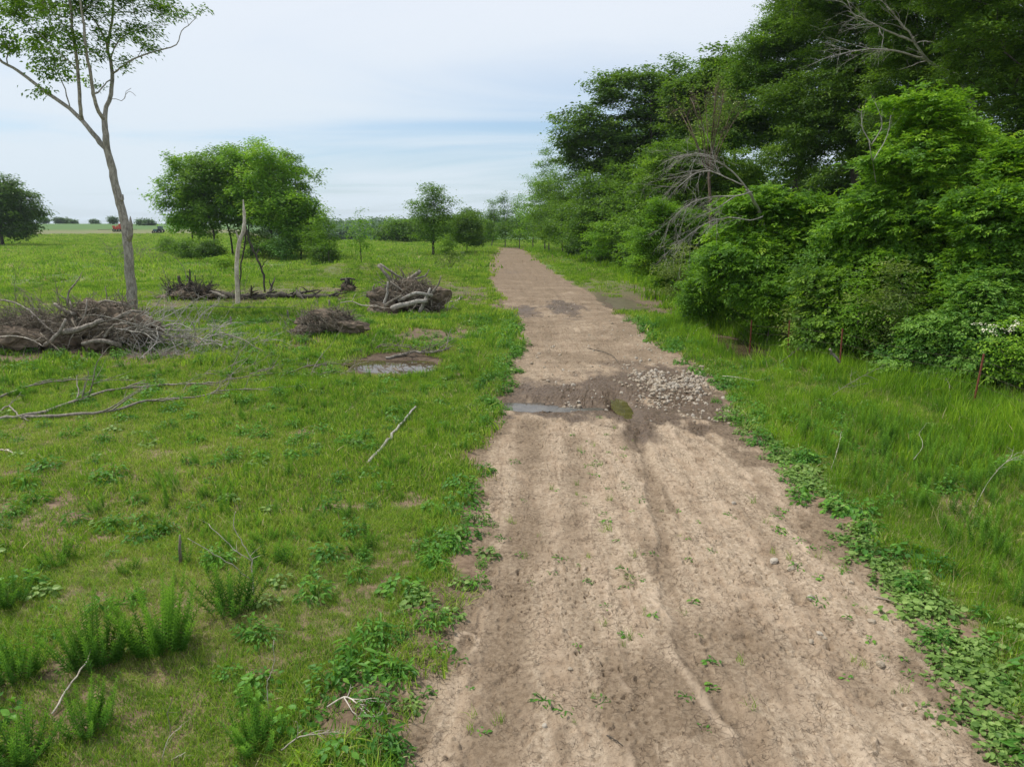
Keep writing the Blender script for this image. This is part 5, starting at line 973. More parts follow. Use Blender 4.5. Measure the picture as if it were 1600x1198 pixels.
for k in range(13):
    a = rg.uniform(-1, 1); stems.append(([q3(1108 + a * 6, 266, YR), q3(1110 + a * 24, 222, YR + a), q3(1112 + a * 52, 180 - rg.uniform(0, 10), YR + rg.normal()), q3(1112 + a * 68, 132 + abs(a) * 30 + rg.uniform(0, 20), YR + rg.normal())], .035, .010, 15))
bare_tree('twiggy_tree', 'reddish-brown twiggy tree, nearly leafless, above the slim trees', 'tree', 1112, YR, stems, 502, 'twig_red', 1, (.5, 1.4), .004, .03, 2, (5, .16, 'leaf_olive'), up=(0, 0, .6))
YU = 30.0
bare_tree('dead_tree', 'bare grey-boughed dead tree in front of the dark top right crowns', 'dead tree', 1530, YU, [
    ([q3(1535, 330, YU), q3(1530, 200, YU), q3(1500, 120, YU - .3)], .16, .10, 0),
    ([q3(1502, 124, YU - .3), q3(1450, 95, YU - 1.2), q3(1420, 50, YU - 1.8), q3(1385, 10, YU - 2.2)], .07, .015, 14),
    ([q3(1450, 95, YU - 1.2), q3(1400, 80, YU - 2), q3(1350, 78, YU - 2.4), q3(1300, 88, YU - 2.8)], .04, .008, 14), ([q3(1430, 66, YU - 1.6), q3(1390, 50, YU - 2), q3(1350, 30, YU - 2.6), (q3(1325, 18, YU - 3))], .035, .008, 14)], 503, 'dead_silver', 1, (.6, 1.8), .005, -.02, 2)
YV = 21.0
bare_tree('dead_sapling', 'small bleached dead stems standing against the tall box elder', 'dead tree', 1372, YV + .5, [([q3(1376, 420, YV + 1.5), q3(1370, 300, YV + 1), q3(1358, 222, YV - .1)], .022, .012, 0),
    ([q3(1360, 224, YV), q3(1348, 200, YV), q3(1346, 172, YV)], .018, .006, 6), ([q3(1362, 226, YV), q3(1378, 195, YV), q3(1368, 160, YV)], .016, .005, 6), ([q3(1365, 250, YV), q3(1385, 215, YV), q3(1392, 180, YV)], .014, .005, 5)], 504, 'dead_silver', 1, (.2, .5), .002, .02, 1)

# pale dead saplings in the lower left grass
def mini_dead(label, foot, stems, seed, mat='dead_pale'):
    f = G(*foot); Y = f[1]; rng = np.random.default_rng(seed); b = MB()
    for pts, r0, r1, tw in stems:
        P = curve_pts(np.array([q3(a, c, Y + dy) for a, c, dy in pts]) - f, 4); P[1:] += rng.normal(0, .004, P[1:].shape); R__ = np.linspace(r0, r1, len(P)); b.tube(P, R__, 5, wob=.1, rng=rng)
        for k in range(tw): i = int(rng.integers(1, len(P))); twig(b, rng, P[i], unit(P[i] - P[i - 1]) + rng.normal(0, .5, 3), rng.uniform(.06, .2), R__[i] * .5, 0, .2, 0, 0)
    tag(b.obj('dead_sapling', M[mat], None, True, tuple(f)), label, 'dead stem')
mini_dead('forked whitish dead stem rising beside the feathery green weed clump', (397, 932), [([(397, 935, 0), (394, 900, 0), (394, 873, 0)], .009, .007, 3), ([(394, 875, 0), (380, 850, .02), (366, 822, .05), (368, 798, .05)], .006, .003, 4), ([(394, 876, 0), (370, 862, -.1), (345, 838, -.2), (325, 819, -.2)], .006, .003, 5), ([(392, 905, 0), (362, 882, -.3), (325, 860, -.5), (294, 842, -.6)], .006, .003, 3)], 521)
mini_dead('slim whitish dead stem at the bottom left, curving upward', (425, 1110), [([(428, 1150, 0), (418, 1090, 0), (418, 1062, 0), (428, 1040, 0), (428, 1000, 0)], .006, .002, 3)], 522)
mini_dead('thin dry reddish stem standing in the bottom left grass', (262, 1150), [([(262, 1170, 0), (266, 1140, 0), (262, 1112, 0), (268, 1090, 0)], .005, .002, 4)], 523, 'dead_brown')
mini_dead('pair of thin dead stalks at the bottom centre-left edge', (255, 1190), [([(252, 1230, 0), (253, 1190, 0), (262, 1155, 0), (285, 1130, 0)], .005, .002, 3), ([(255, 1200, 0), (270, 1185, 0), (290, 1175, 0)], .004, .002, 2)], 524)

# ------------------------------------------------------------------ the wire fence
root = thing('wire_fence', 'barbed wire fence on rusty red steel posts along the foot of the thicket', 'fence', (0, 0, 0))
FP = [(10.9, 11.8), (10.55, 15.3), (9.0, 18.6), (8.35, 20.6), (7.75, 22.2), (8.2, 26.5), (8.9, 31.5), (9.45, 39.5), (10.5, 47.0)]
tops = []; rng = np.random.default_rng(12)
for i, (x, y) in enumerate(FP):
    z = float(HG(x, y)); b = MB(); ln = rng.uniform(-.04, .04); h = 1.22
    V = []   # studded T-post: flange, web and anchor studs
    b.box((0, 0, h / 2 - .1), (.038, .006, h + .2)); b.box((0, .018, h / 2 - .1), (.006, .030, h + .196))
    for k in range(14): b.box((0, -.006, .12 + k * .078), (.010, .012, .012))
    o = b.obj('post', M['post'], root, loc=(x, y, z)); o.rotation_euler = (ln, ln * .7, .3); tops.append((x, y, z))
for hh in (.25, .52, .80, 1.08):
    b = MB()
    for (x0, y0, z0), (x1, y1, z1) in zip(tops[:-1], tops[1:]):
        n = 14; u = np.linspace(0, 1, n); P = np.stack([x0 + (x1 - x0) * u, y0 + (y1 - y0) * u, z0 + (z1 - z0) * u + hh - .07 * 4 * u * (1 - u) * rng.uniform(.3, 1.2)], 1)
        b.tube(P, .0028, 3, cap=False)
        for k in range(int(np.hypot(x1 - x0, y1 - y0) / .13)):
            v = k * .13 / np.hypot(x1 - x0, y1 - y0); q = np.array([np.interp(v, u, P[:, j]) for j in range(3)]); d = unit(rng.normal(size=3)) * .014; b.tube(np.array([q - d, q + d]), .0018, 3, cap=False)
    b.obj('wire', M['wire'], root)
lying('stake', 'broken grey wooden stake leaning against the second red post', 'stake', [tuple(q3(1312, 566, 17.6)), tuple(q3(1304, 556, 17.6)), tuple(q3(1296, 545, 17.6))], .035, .03, 'dead_grey', 531, 0, raw=True)

# ------------------------------------------------------------------ farm machines far off in the pasture
def wheel(b, c, r, w, n=16):
    th_ = np.arange(n) / n * 2 * pi; ring = lambda rad, dy: np.stack([c[0] + rad * np.cos(th_), np.full(n, c[1] + dy), c[2] + rad * np.sin(th_)], 1)
    V = np.vstack([ring(r, -w / 2), ring(r, w / 2), ring(r * .45, -w / 2), ring(r * .45, w / 2)]); j = np.arange(n); k = (j + 1) % n
    b.add(V, np.vstack([np.stack([j, k, n + k, n + j], 1), np.stack([2 * n + j, 2 * n + k, k, j], 1), np.stack([n + j, n + k, 3 * n + k, 3 * n + j], 1), np.stack([3 * n + j, 3 * n + k, 2 * n + k, 2 * n + j], 1)]))
Yf = 255; X = PX(184, Yf, 360); root = thing('farm_implement', 'small red hay implement with a long boom out in the far left pasture', 'farm machine', on(X, Yf))
b = MB(); b.box((0, 0, 1.3), (2.6, 1.4, .8)); b.box((1.2, 0, 2.0), (.9, 1.2, 1.7)); b.box((-1.3, 0, 1.9), (.6, 1.0, .5)); b.box((-.2, .3, 1.95), (.4, .5, .5)); b.obj('body', M['red_paint'], root)
b = MB(); b.tube(np.array([[-1.3, 0, .9], [-4, 0, .8], [-7.2, 0, .75]]), .10, 6); b.tube(np.array([[1.5, 0, .9], [4, 0, .8], [7, 0, .8]]), .08, 6); b.obj('boom', M['dead_brown'], root)
for sx_ in (-.9, .9):
    for sy_ in (-.8, .8): b = MB(); wheel(b, (sx_, sy_, .55), .55, .3); b.obj('wheel', M['rubber'], root)
Yf = 235; X = PX(247, Yf, 362); root = thing('tractor', 'small blue-green tractor in the pasture at the left foot of the domed clump', 'tractor', on(X, Yf))
b = MB(); b.box((-.2, 0, 1.1), (2.2, .9, .7)); b.box((-1.2, 0, 1.15), (.5, .8, .6)); b.box((.8, 0, 2.3), (1.4, 1.4, .14)); b.obj('body', M['teal_paint'], root)
b = MB(); b.box((.8, 0, 1.75), (1.2, 1.2, .95)); b.obj('cab', M['glass'], root)
for c, r_ in (((.9, -.9, .8), .8), ((.9, .9, .8), .8), ((-1.2, -.7, .5), .5), ((-1.2, .7, .5), .5)):
    b = MB(); wheel(b, c, r_, .4); b.obj('wheel', M['rubber'], root)

# ------------------------------------------------------------------ stones
def stone_mesh(seed, mat, flat=.6, sub=2):
    rng = np.random.default_rng(seed); V, T = icos(rng, (0, 0, 0), (1, .8, flat), sub, .35, 1.5, seed)
    # chop a few flat faces
    for k in range(7):
        n = unit(rng.normal(size=3)); d = rng.uniform(.45, .75); q = V @ n; V = np.where((q > d)[:, None], V - (q - d)[:, None] * n, V)
    b = MB(); b.add(V, None, T); return b.mesh('stone', mat, False)
SM = [stone_mesh(600 + k, M['rock' if k % 3 else 'rock_grey'], [.55, .7, .45, .8][k % 4]) for k in range(6)]
rng = np.random.default_rng(14)
for i, (a, c, s, lb) in enumerate([(1210, 877, 10, 'flat pale grey stone on the track, farthest of the loose stones right of centre'), (1236, 890, 8, 'whitish stone just right of the flat grey one'), (1241, 882, 7, 'small stone behind the whitish one on the track'), (1266, 934, 9, 'flat grey stone with dark shaded side midway down the track edge'),
        (1363, 974, 9, 'upright white stone near the creeper at the track edge'), (1374, 1041, 11, 'largest white stone low at the right side of the track'), (1281, 989, 8, 'small grey stone, upper of three close together'), (1289, 996, 6, 'pinkish small stone, middle of three close together'), (1268, 1002, 7, 'small grey stone, lowest of three close together'),
        (1146, 787 , 5, 'tiny stone on the pale silt right of the gully'), (890, 1046, 6, 'small white stone on the middle of the track'), (1330, 912, 5, 'small white pebble by the low creeper leaves'), (851, 1137, 7, 'narrow flat sliver of stone at the bottom of the track'), (1305, 770, 6, 'pale stone near the start of the creeper strip')]):
    p = G(a, c); z = surf(p[0], p[1]); r_ = s / F_PX * p[1] * 1.15 / 1.15; o = bpy.data.objects.new('stone', SM[i % 6]); COL.objects.link(o)
    o.location = (p[0], p[1], z + r_ * .25); o.rotation_euler = (rng.uniform(-.2, .2), rng.uniform(-.2, .2), rng.uniform(0, 6)); o.scale = (r_, r_ * .9, r_ * .9); tag(o, lb, 'stone', 'loose stones on the track')

# ------------------------------------------------------------------ scattered ground cover (instances on points)
PROTO = bpy.data.collections.new('cover_sources')
def proto(name, me):
    o = bpy.data.objects.new(name, me); PROTO.objects.link(o); return o
_gn_cache = {}
def scatter(name, label, meshes, P, rot, scl, idx, kind='stuff'):
    col = bpy.data.collections.new(name + '_sources')
    for i, me in enumerate(meshes):
        o = bpy.data.objects.new('%s_source_%02d' % (name, i), me); col.objects.link(o)
    me = bpy.data.meshes.new(name); n = len(P); me.vertices.add(n); me.vertices.foreach_set('co', P.astype(np.float32).ravel())
    for k, tp, v in (('rot', 'FLOAT_VECTOR', rot), ('scl', 'FLOAT', scl), ('idx', 'INT', idx)):
        A = me.attributes.new(k, tp, 'POINT'); A.data.foreach_set('vector' if tp == 'FLOAT_VECTOR' else 'value', np.asarray(v, np.float32 if tp != 'INT' else np.int32).ravel())
    o = bpy.data.objects.new(name, me); COL.objects.link(o)
    ng = bpy.data.node_groups.new(name + '_scatter', 'GeometryNodeTree'); ng.interface.new_socket('Geometry', in_out='INPUT', socket_type='NodeSocketGeometry'); ng.interface.new_socket('Geometry', in_out='OUTPUT', socket_type='NodeSocketGeometry')
    N, L_ = ng.nodes, ng.links; gi = N.new('NodeGroupInput'); go = N.new('NodeGroupOutput'); ip = N.new('GeometryNodeInstanceOnPoints'); ci = N.new('GeometryNodeCollectionInfo')
    ci.inputs['Collection'].default_value = col; ci.inputs['Separate Children'].default_value = True; ci.inputs['Reset Children'].default_value = True
    def na(nm, tp): q = N.new('GeometryNodeInputNamedAttribute'); q.data_type = tp; q.inputs['Name'].default_value = nm; return q.outputs['Attribute']
    e2r = N.new('FunctionNodeEulerToRotation'); L_.new(na('rot', 'FLOAT_VECTOR'), e2r.inputs[0])
    L_.new(gi.outputs[0], ip.inputs['Points']); L_.new(ci.outputs[0], ip.inputs['Instance']); ip.inputs['Pick Instance'].default_value = True
    L_.new(na('idx', 'INT'), ip.inputs['Instance Index']); L_.new(e2r.outputs[0], ip.inputs['Rotation']); L_.new(na('scl', 'FLOAT'), ip.inputs['Scale']); L_.new(ip.outputs[0], go.inputs[0])
    md = o.modifiers.new('scatter', 'NODES'); md.node_group = ng
    return tag(o, label, name.replace('_', ' ') if label else None, None, kind)

def blades(mb, rng, n, rad, h0, h1, w, lean=.35, a0=.45, av=.2, seg=3, curl=.5):
    ang = rng.uniform(0, 2 * pi, n); rr_ = rad * np.sqrt(rng.uniform(0, 1, n)); B = np.stack([rr_ * np.cos(ang), rr_ * np.sin(ang), np.full(n, -.01)], 1)
    h = rng.uniform(h0, h1, n); la = rng.uniform(0, 2 * pi, n); ln = np.abs(rng.normal(0, lean, n)) + .08; d = np.stack([np.cos(la), np.sin(la), np.zeros(n)], 1); fa_ = rng.uniform(0, 2 * pi, n); s = np.stack([np.cos(fa_), np.sin(fa_), np.zeros(n)], 1)
    w_ = w * rng.uniform(.6, 1.3, n); rows = []
    for i in range(seg + 1):
        u = i / seg; c = B + np.array([0, 0, 1]) * (h * u * (1 - curl * .3 * u * ln))[:, None] + d * (h * ln * u ** 1.8)[:, None]
        wd = w_ * (1 - u ** 1.5) / 2
        if i < seg: rows += [c - s * wd[:, None], c + s * wd[:, None]]
        else: rows += [c]
    V = np.stack(rows, 1); m = V.shape[1]; V = V.reshape(-1, 3); o = np.arange(n)[:, None] * m; Q = []
    for i in range(seg - 1): Q.append(o + np.array([[2 * i, 2 * i + 1, 2 * i + 3, 2 * i + 2]]))
    T = o + np.array([[2 * seg - 2, 2 * seg - 1, 2 * seg]]); tint = np.clip(rng.normal(a0, av, n), 0, 1)
    mb.add(V, np.vstack(Q), None, np.tile(tint, seg - 1)) ; mb.add(V, None, T, tint)
def clump_mesh(seed, mat, n, rad, h0, h1, w, **k):
    b = MB(); blades(b, np.random.default_rng(seed), n, rad, h0, h1, w, **k); return b.mesh('clump', mat)
def two_mat(seed, n, rad, h0, h1, w, straw=.25, mat='grass', **k):
    """a tuft of green blades with dry ones mixed in"""
    b = MB(); rng = np.random.default_rng(seed); blades(b, rng, n, rad, h0, h1, w, **k); nq = sum(len(q) for q in b.q); nt = sum(len(q) for q in b.t)
    blades(b, rng, int(n * straw), rad * 1.1, h0 * .6, h1 * .85, w * .8, lean=.9, a0=.5, av=.25, curl=1.0); me = b.mesh('tuft', M[mat]); me.materials.append(M['straw'])
    npoly = len(me.polygons); mi = np.zeros(npoly, np.int32); q2 = sum(len(q) for q in b.q); mi[nq:q2] = 1; mi[q2 + nt:] = 1; me.polygons.foreach_set('material_index', mi); return me

def sector(rng, r0, r1, dens, a=50):
    n = int(R(2 * a) / 2 * (r1 * r1 - r0 * r0) * dens); rad = np.sqrt(rng.uniform(r0 * r0, r1 * r1, n)); t = rng.uniform(-R(a), R(a), n); return rad * np.sin(t), rad * np.cos(t)
def dens_mask(rng, x, y, pw=1.0):
    k = 1 - bare(x, y) ** .8; ri_ = road_in(x, y); k = k * (ri_ < -.06); return rng.uniform(0, 1, len(x)) < k * pw
rng = np.random.default_rng(21)
lush_pts = np.array([g0(a, c)[:2] for a, c in [(700, 700), (730, 660), (740, 610), (770, 560), (790, 530), (600, 600), (640, 620), (520, 600), (700, 640), (470, 545), (560, 640), (430, 560), (650, 520), (620, 555), (1060, 560), (1100, 570), (1000, 500), (1150, 590), (1200, 640), (1040, 530)]])
def lushness(x, y):
    v = np.zeros(len(x))
    for q in lush_pts: v = np.maximum(v, np.exp(-((x - q[0]) ** 2 + (y - q[1]) ** 2) / (1.1 + q[1] * .05) ** 2))
    v = np.maximum(v, .9 * sstep(-1.1, -.4, road_in(x, y)) * (x < 0)); return v
def band(r0, r1, dens, meshes, sc_, name, label, tall=False, right=None, pw=1.0, straw_ix=None, zoff=0.0):
    x, y = sector(rng, r0, r1, dens); m = dens_mask(rng, x, y, pw)
    if right is not None:
        rt = x > 0.5 * (interp(EL, y) + interp(ER, y)); m &= rt if right else ~rt
    x, y = x[m], y[m]; z = HG(x, y) + zoff; n = len(x)
    lu = lushness(x, y); pn = fbm(x * .45, y * .45, 91, 3); s = sc_ * (1 + .6 * pn + .45 * lu) * rng.uniform(.7, 1.3, n)
    tuft = sstep(.12, .45, fbm(x * 1.6, y * 1.6, 93, 3)); s = s * (1 + .5 * tuft)
    k = len(meshes); ix = rng.integers(0, k, n)
    if straw_ix is not None:            # drier plants on the dry spots
        dry = fbm(x * .6 + 3, y * .6, 92, 4) + .12 * (y < 9) * (x < 0) + rng.normal(0, .12, n) - lu * .5; ix = np.where(dry > .11, rng.integers(straw_ix, k, n), rng.integers(0, straw_ix, n))
    rot = np.stack([rng.normal(0, .12, n), rng.normal(0, .12, n), rng.uniform(0, 2 * pi, n)], 1)
    return scatter(name, label, meshes, np.stack([x, y, z], 1), rot, s, ix)
G0 = [two_mat(700 + k, 34, .10, .03, .10, .0078, straw=.22, seg=3, lean=.6, av=.32) for k in range(5)] + [two_mat(710 + k, 24, .12, .03, .10, .0066, straw=1.1, seg=3, a0=.6, lean=.7, av=.32) for k in range(3)]
G1 = [two_mat(720 + k, 32, .16, .035, .12, .014, straw=.16, seg=2, lean=.5, av=.34) for k in range(4)] + [two_mat(730 + k, 34, .16, .03, .10, .009, straw=.8, seg=2, a0=.62) for k in range(3)]
G2 = [two_mat(740 + k, 32, .30, .06, .17, .032, straw=.12, seg=2) for k in range(4)] + [two_mat(750 + k, 34, .30, .05, .15, .022, straw=.5, seg=2, a0=.62) for k in range(2)]
G3 = [two_mat(760 + k, 36, .85, .10, .28, .07, straw=.10, seg=2) for k in range(4)] + [two_mat(770 + k, 32, .85, .10, .26, .07, straw=.5, seg=2, a0=.62) for k in range(2)]
band(2.4, 9.5, 320, G0, .95, 'short_grass', 'short pasture grass with dry blades in the near ground', straw_ix=5)
band(9.2, 23, 120, G1, .85, 'short_grass', 'pasture grass in the middle ground', straw_ix=4)
band(22, 58, 24, G2, .85, 'pasture_grass', 'pasture grass further off', straw_ix=4)
band(56, 260, 1.3, G3, 1.0, 'pasture_grass', 'far pasture grass and low herbs', straw_ix=4)
# tall soft grass on the right verge and along wet spots
T0 = [two_mat(780 + k, 30, .10, .14, .36, .0065, straw=.10, mat='lush', seg=3, lean=.25) for k in range(4)] + [two_mat(786, 24, .12, .12, .34, .006, straw=.9, mat='lush', seg=3, lean=.3)]
T1 = [two_mat(790 + k, 34, .18, .14, .36, .014, straw=.06, mat='lush', seg=3, lean=.3) for k in range(4)]
T2 = [two_mat(796 + k, 34, .38, .14, .34, .035, straw=.08, mat='lush', seg=2, lean=.3) for k in range(3)]
def tallband(r0, r1, dens, meshes, sc_, name, label, fn):
    x, y = sector(rng, r0, r1, dens); m = dens_mask(rng, x, y) & (rng.uniform(0, 1, len(x)) < fn(x, y)); x, y = x[m], y[m]; n = len(x)
    s = sc_ * (1 + .7 * fbm(x * .8, y * .8, 95, 3)) * rng.uniform(.6, 1.25, n)
    scatter(name, label, meshes, np.stack([x, y, HG(x, y)], 1), np.stack([rng.normal(0, .1, n), rng.normal(0, .1, n), rng.uniform(0, 6.28, n)], 1), s, rng.integers(0, len(meshes), n))
fr = lambda x, y: np.where(x > interp(ER, y) + .35, .9 * sstep(.2, 1.2, x - interp(ER, y)), 0)
fence_x = lambda y: np.interp(y, [8, 12, 15.3, 18.6, 22.2, 31, 40, 60, 75, 95, 120], [11.5, 10.9, 10.5, 9.0, 7.8, 8.6, 9.2, 10.5, 9.5, 5.5, 1])
ff = lambda x, y: np.where(x > interp(ER, y) + .2, sstep(1.7, .3, np.abs(x - fence_x(y) + .2)), 0)
fl = lambda x, y: np.where(x < interp(EL, y), np.clip(lushness(x, y) * 1.2 - .25, 0, 1) * .8 + .5 * sstep(.18, .4, fbm(x * .7, y * .7, 97, 3)), 0)
tallband(3.5, 13, 60, T0, .95, 'tall_grass', 'tall soft green grass on the right verge', fr)
tallband(13, 30, 26, T1, .95, 'tall_grass', 'tall grass between the track and the fence', fr)
tallband(8, 30, 34, T1, 1.75, 'fence_grass', 'rank tall grass and weeds crowding the foot of the thicket along the fence', ff)
tallband(28, 110, 7, T2, 1.9, 'fence_grass', 'rank grass in the shade at the foot of the slim trees', ff)
tallband(28, 75, 6, T2, .8, 'tall_grass', 'tall grass under the edge of the slim trees', lambda x, y: fr(x, y) * .7)
tallband(3.0, 12, 22, T0, .5, 'lush_grass', 'darker lush tufts in the near left grass', fl)
tallband(12, 32, 20, T1, .62, 'lush_grass', 'lush tufts round the puddle and the left edge of the track', fl)
tallband(30, 70, 4, T2, .9, 'lush_grass', 'taller herbs among the far left pasture', fl)

# feathery upright weeds: stalks ringed with narrow leaves
def stalks(mb, rng, n, rad, h0, h1, dens=62, L=.052, w=.27, lean=.14):
    for k in range(n):
        a = rng.uniform(0, 2 * pi); q = rad * math.sqrt(rng.uniform()); p = np.array([q * cos(a), q * sin(a), 0]); h = rng.uniform(h0, h1) * (1.1 - .3 * q / rad); d = np.array([cos(a) * q / rad * lean * 2 + rng.normal(0, lean * .5), sin(a) * q / rad * lean * 2 + rng.normal(0, lean * .5), 1.0])
        m = int(dens * h / .4); u = np.linspace(.10, 1, m); C = p + d * (h * u)[:, None] + np.array([0, 0, 0]); az = np.arange(m) * 2.4 + rng.uniform(0, 6)
        o = np.stack([np.cos(az), np.sin(az), np.zeros(m)], 1); ax = unit(o * (.95 - .45 * u)[:, None] + np.array([0, 0, .55])); nr = unit(np.array([0, 0, 1.0]) - ax * ax[:, 2:3]); ll = L * (1.15 - .55 * u) * rng.uniform(.8, 1.2, m)
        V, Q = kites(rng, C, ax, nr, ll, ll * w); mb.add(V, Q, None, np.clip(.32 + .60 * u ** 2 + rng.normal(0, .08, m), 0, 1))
        mb.tube(np.array([p, p + d * h * .5, p + d * h * .97]), [.003, .0025, .001], 3, cap=False, a=.3)
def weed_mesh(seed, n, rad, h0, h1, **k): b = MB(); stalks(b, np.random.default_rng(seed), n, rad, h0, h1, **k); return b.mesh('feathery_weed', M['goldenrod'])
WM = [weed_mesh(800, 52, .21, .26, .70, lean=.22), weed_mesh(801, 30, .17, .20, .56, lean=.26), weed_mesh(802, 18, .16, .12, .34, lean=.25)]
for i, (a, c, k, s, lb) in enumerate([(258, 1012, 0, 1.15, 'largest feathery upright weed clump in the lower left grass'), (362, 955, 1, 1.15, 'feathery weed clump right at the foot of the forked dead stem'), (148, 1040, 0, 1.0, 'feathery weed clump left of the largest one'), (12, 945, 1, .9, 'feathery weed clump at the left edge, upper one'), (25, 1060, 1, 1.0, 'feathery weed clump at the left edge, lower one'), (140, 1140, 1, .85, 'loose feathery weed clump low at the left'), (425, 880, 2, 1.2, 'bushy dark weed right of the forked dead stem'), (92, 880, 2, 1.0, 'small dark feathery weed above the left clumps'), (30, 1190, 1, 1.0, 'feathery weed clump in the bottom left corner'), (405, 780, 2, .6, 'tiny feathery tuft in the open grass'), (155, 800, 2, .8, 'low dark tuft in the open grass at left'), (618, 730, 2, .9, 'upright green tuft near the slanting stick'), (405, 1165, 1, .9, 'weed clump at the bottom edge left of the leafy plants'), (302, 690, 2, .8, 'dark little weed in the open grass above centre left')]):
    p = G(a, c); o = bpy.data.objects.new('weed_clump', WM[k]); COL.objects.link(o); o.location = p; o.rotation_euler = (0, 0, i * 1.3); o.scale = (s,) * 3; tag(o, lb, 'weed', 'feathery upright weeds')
x, y = sector(rng, 4, 16, 9); m = (x > interp(ER, y) + .9) & (fbm(x * .8, y * .8, 99, 3) > -.15) & (x < 9.5); x, y = x[m], y[m]; n = len(x)
SW = [weed_mesh(810 + k, 5, .12, .28, .52, dens=60) for k in range(4)]
scatter('feathery_weeds', 'upright feathery weeds standing through the tall grass on the right', SW, np.stack([x, y, HG(x, y)], 1), np.stack([rng.normal(0, .06, n), rng.normal(0, .06, n), rng.uniform(0, 6.28, n)], 1), rng.uniform(.6, 1.15, n), rng.integers(0, 4, n))
x, y = sector(rng, 8, 60, 4.5); m = dens_mask(rng, x, y) & (x < interp(EL, y)) & (fbm(x * .4, y * .4, 101, 3) > .02); x, y = x[m], y[m]; n = len(x)
scatter('pasture_weeds', 'dark low weeds dotted through the left pasture', [WM[2]] + SW[:2], np.stack([x, y, HG(x, y)], 1), np.stack([rng.normal(0, .06, n), rng.normal(0, .06, n), rng.uniform(0, 6.28, n)], 1), rng.uniform(.4, .9, n), rng.integers(0, 3, n))

# broad-leaved plants
def broad(seed, n, rad, h, L, w, mat='weed', stems=True, flat=.5):
    rng = np.random.default_rng(seed); b = MB(); d = unit(rng.normal(size=(n, 3)) * [1, 1, .8]); d[:, 2] = np.abs(d[:, 2]); rr_ = rng.uniform(.35, 1, n) ** .6
    C = d * rr_[:, None] * [rad, rad, h]; nr = unit(np.array([0, 0, 1.0]) * flat + d * .45 + rng.normal(0, .25, (n, 3))); a = d * [1, 1, .2] + rng.normal(0, .35, (n, 3)); ax = unit(a - nr * (a * nr).sum(1, keepdims=True)); ll = L * rng.uniform(.6, 1.2, n)
    # five-sided leaf: broader than a kite
    sd = np.cross(nr, ax); W_ = (ll * w)[:, None]; LL = ll[:, None]
    V = np.stack([C, C + ax * LL * .30 + sd * W_ * .5 + nr * LL * .05, C + ax * LL * .68 + sd * W_ * .38 + nr * LL * .03, C + ax * LL - nr * LL * .1, C + ax * LL * .68 - sd * W_ * .38 + nr * LL * .03, C + ax * LL * .30 - sd * W_ * .5 + nr * LL * .05, C + ax * LL * .5 - nr * LL * .03], 1).reshape(-1, 3)
    o = np.arange(n)[:, None] * 7; T = np.vstack([o + np.array([[i, (i + 1) % 6, 6]]) for i in range(6)]); tint = np.clip(rng.normal(.5, .2, n), 0, 1); b.add(V, None, T, np.tile(tint, 6))
    if stems:
        for i in range(0, n, 3): b.tube(np.array([[0, 0, 0], C[i] * [.6, .6, .8], C[i]]), [.003, .002, .0012], 3, cap=False, a=.3)
    return b.mesh('broadleaf', M[mat])
BM = [broad(830, 90, .24, .22, .085, .62), broad(831, 120, .20, .28, .07, .42), broad(832, 60, .16, .14, .07, .75, 'vine'), broad(833, 80, .16, .24, .11, .26), broad(834, 26, .10, .08, .055, .5)]
for i, (a, c, k, s, lb) in enumerate([(725, 788, 0, 1.1, 'round-leaved dark plant at the left edge of the track, below the slanting stick'), (700, 800, 4, 1.6, 'low leafy plant left of the round-leaved one'), (730, 835, 0, .8, 'leafy plant at the left track edge, next nearer after the round-leaved one'), (685, 878, 3, 1.0, 'spiky-leaved dark plant at the left track edge'), (722, 858, 4, 1.6, 'small leafy plant right of the spiky-leaved one'), (625, 925, 0, 1.05, 'broad leafy plant above the bare soil notch'), (655, 945, 2, 1.2, 'pale round-leaved creeper over the bare soil notch'), (705, 965, 2, .9, 'leafy creeper reaching onto the track'), (560, 905, 3, .9, 'narrow-leaved plant in the grass left of the soil notch'), (495, 935, 1, 1.1, 'yellowish tall leafy sapling in the lower left grass'), (490, 905, 4, 1.6, 'small leafy plant beside the yellowish sapling'),
        (690, 1015, 4, 1.3, 'small sprig on the bare soil at the track edge'), (560, 1035, 3, 1.3, 'dark lance-leaved plant left of the bare soil'), (520, 1075, 1, 1.15, 'leafy plant over the white twigs'), (625, 1060, 3, .9, 'lance-leaved plant right above the bare soil patch'), (600, 1010, 1, .9, 'bright leafy plant above the lance-leaved ones'), (660, 1090, 4, 1.2, 'small leafy plant on the edge of the bottom soil patch'), (595, 1165, 3, 1.1, 'leafy clump at the bottom edge beside the track'), (535, 1185, 0, .9, 'broad leafy plant in the bottom edge under the twigs'), (640, 1105, 2, .7, 'round-leaved creeper at the bottom soil patch'), (470, 1130, 0, .9, 'dark leafy plant left of the white twigs'), (585, 1105, 1, .9, 'leafy plant touching the right end of the white twigs'), (770, 640, 1, 1.2, 'leafy green plant where the track meets the left ditch'), (790, 545, 1, 1.6, 'dark leafy plants bulging onto the track beyond the crossing'), (765, 520, 0, 1.6, 'dark green leafy clump left of the track past the puddle'), (1215, 830, 4, 1.3, 'small round-leaved sprig alone on the track right of centre'), (1130, 655, 2, 1.2, 'leafy creeper by the right end of the mud crossing'), (740, 690, 4, 2.0, 'small leafy plant at the left track edge above the slanting stick tip')]):
    p = G(a, c); z = surf(p[0], p[1]) if road_in(p[0], p[1]) > 0 else p[2]; o = bpy.data.objects.new('leafy_weed', BM[k]); COL.objects.link(o); o.location = (p[0], p[1], z - .005); o.rotation_euler = (0, 0, i * 1.9); o.scale = (s,) * 3; tag(o, lb, 'plant', 'broad-leaved weeds at the track edges')
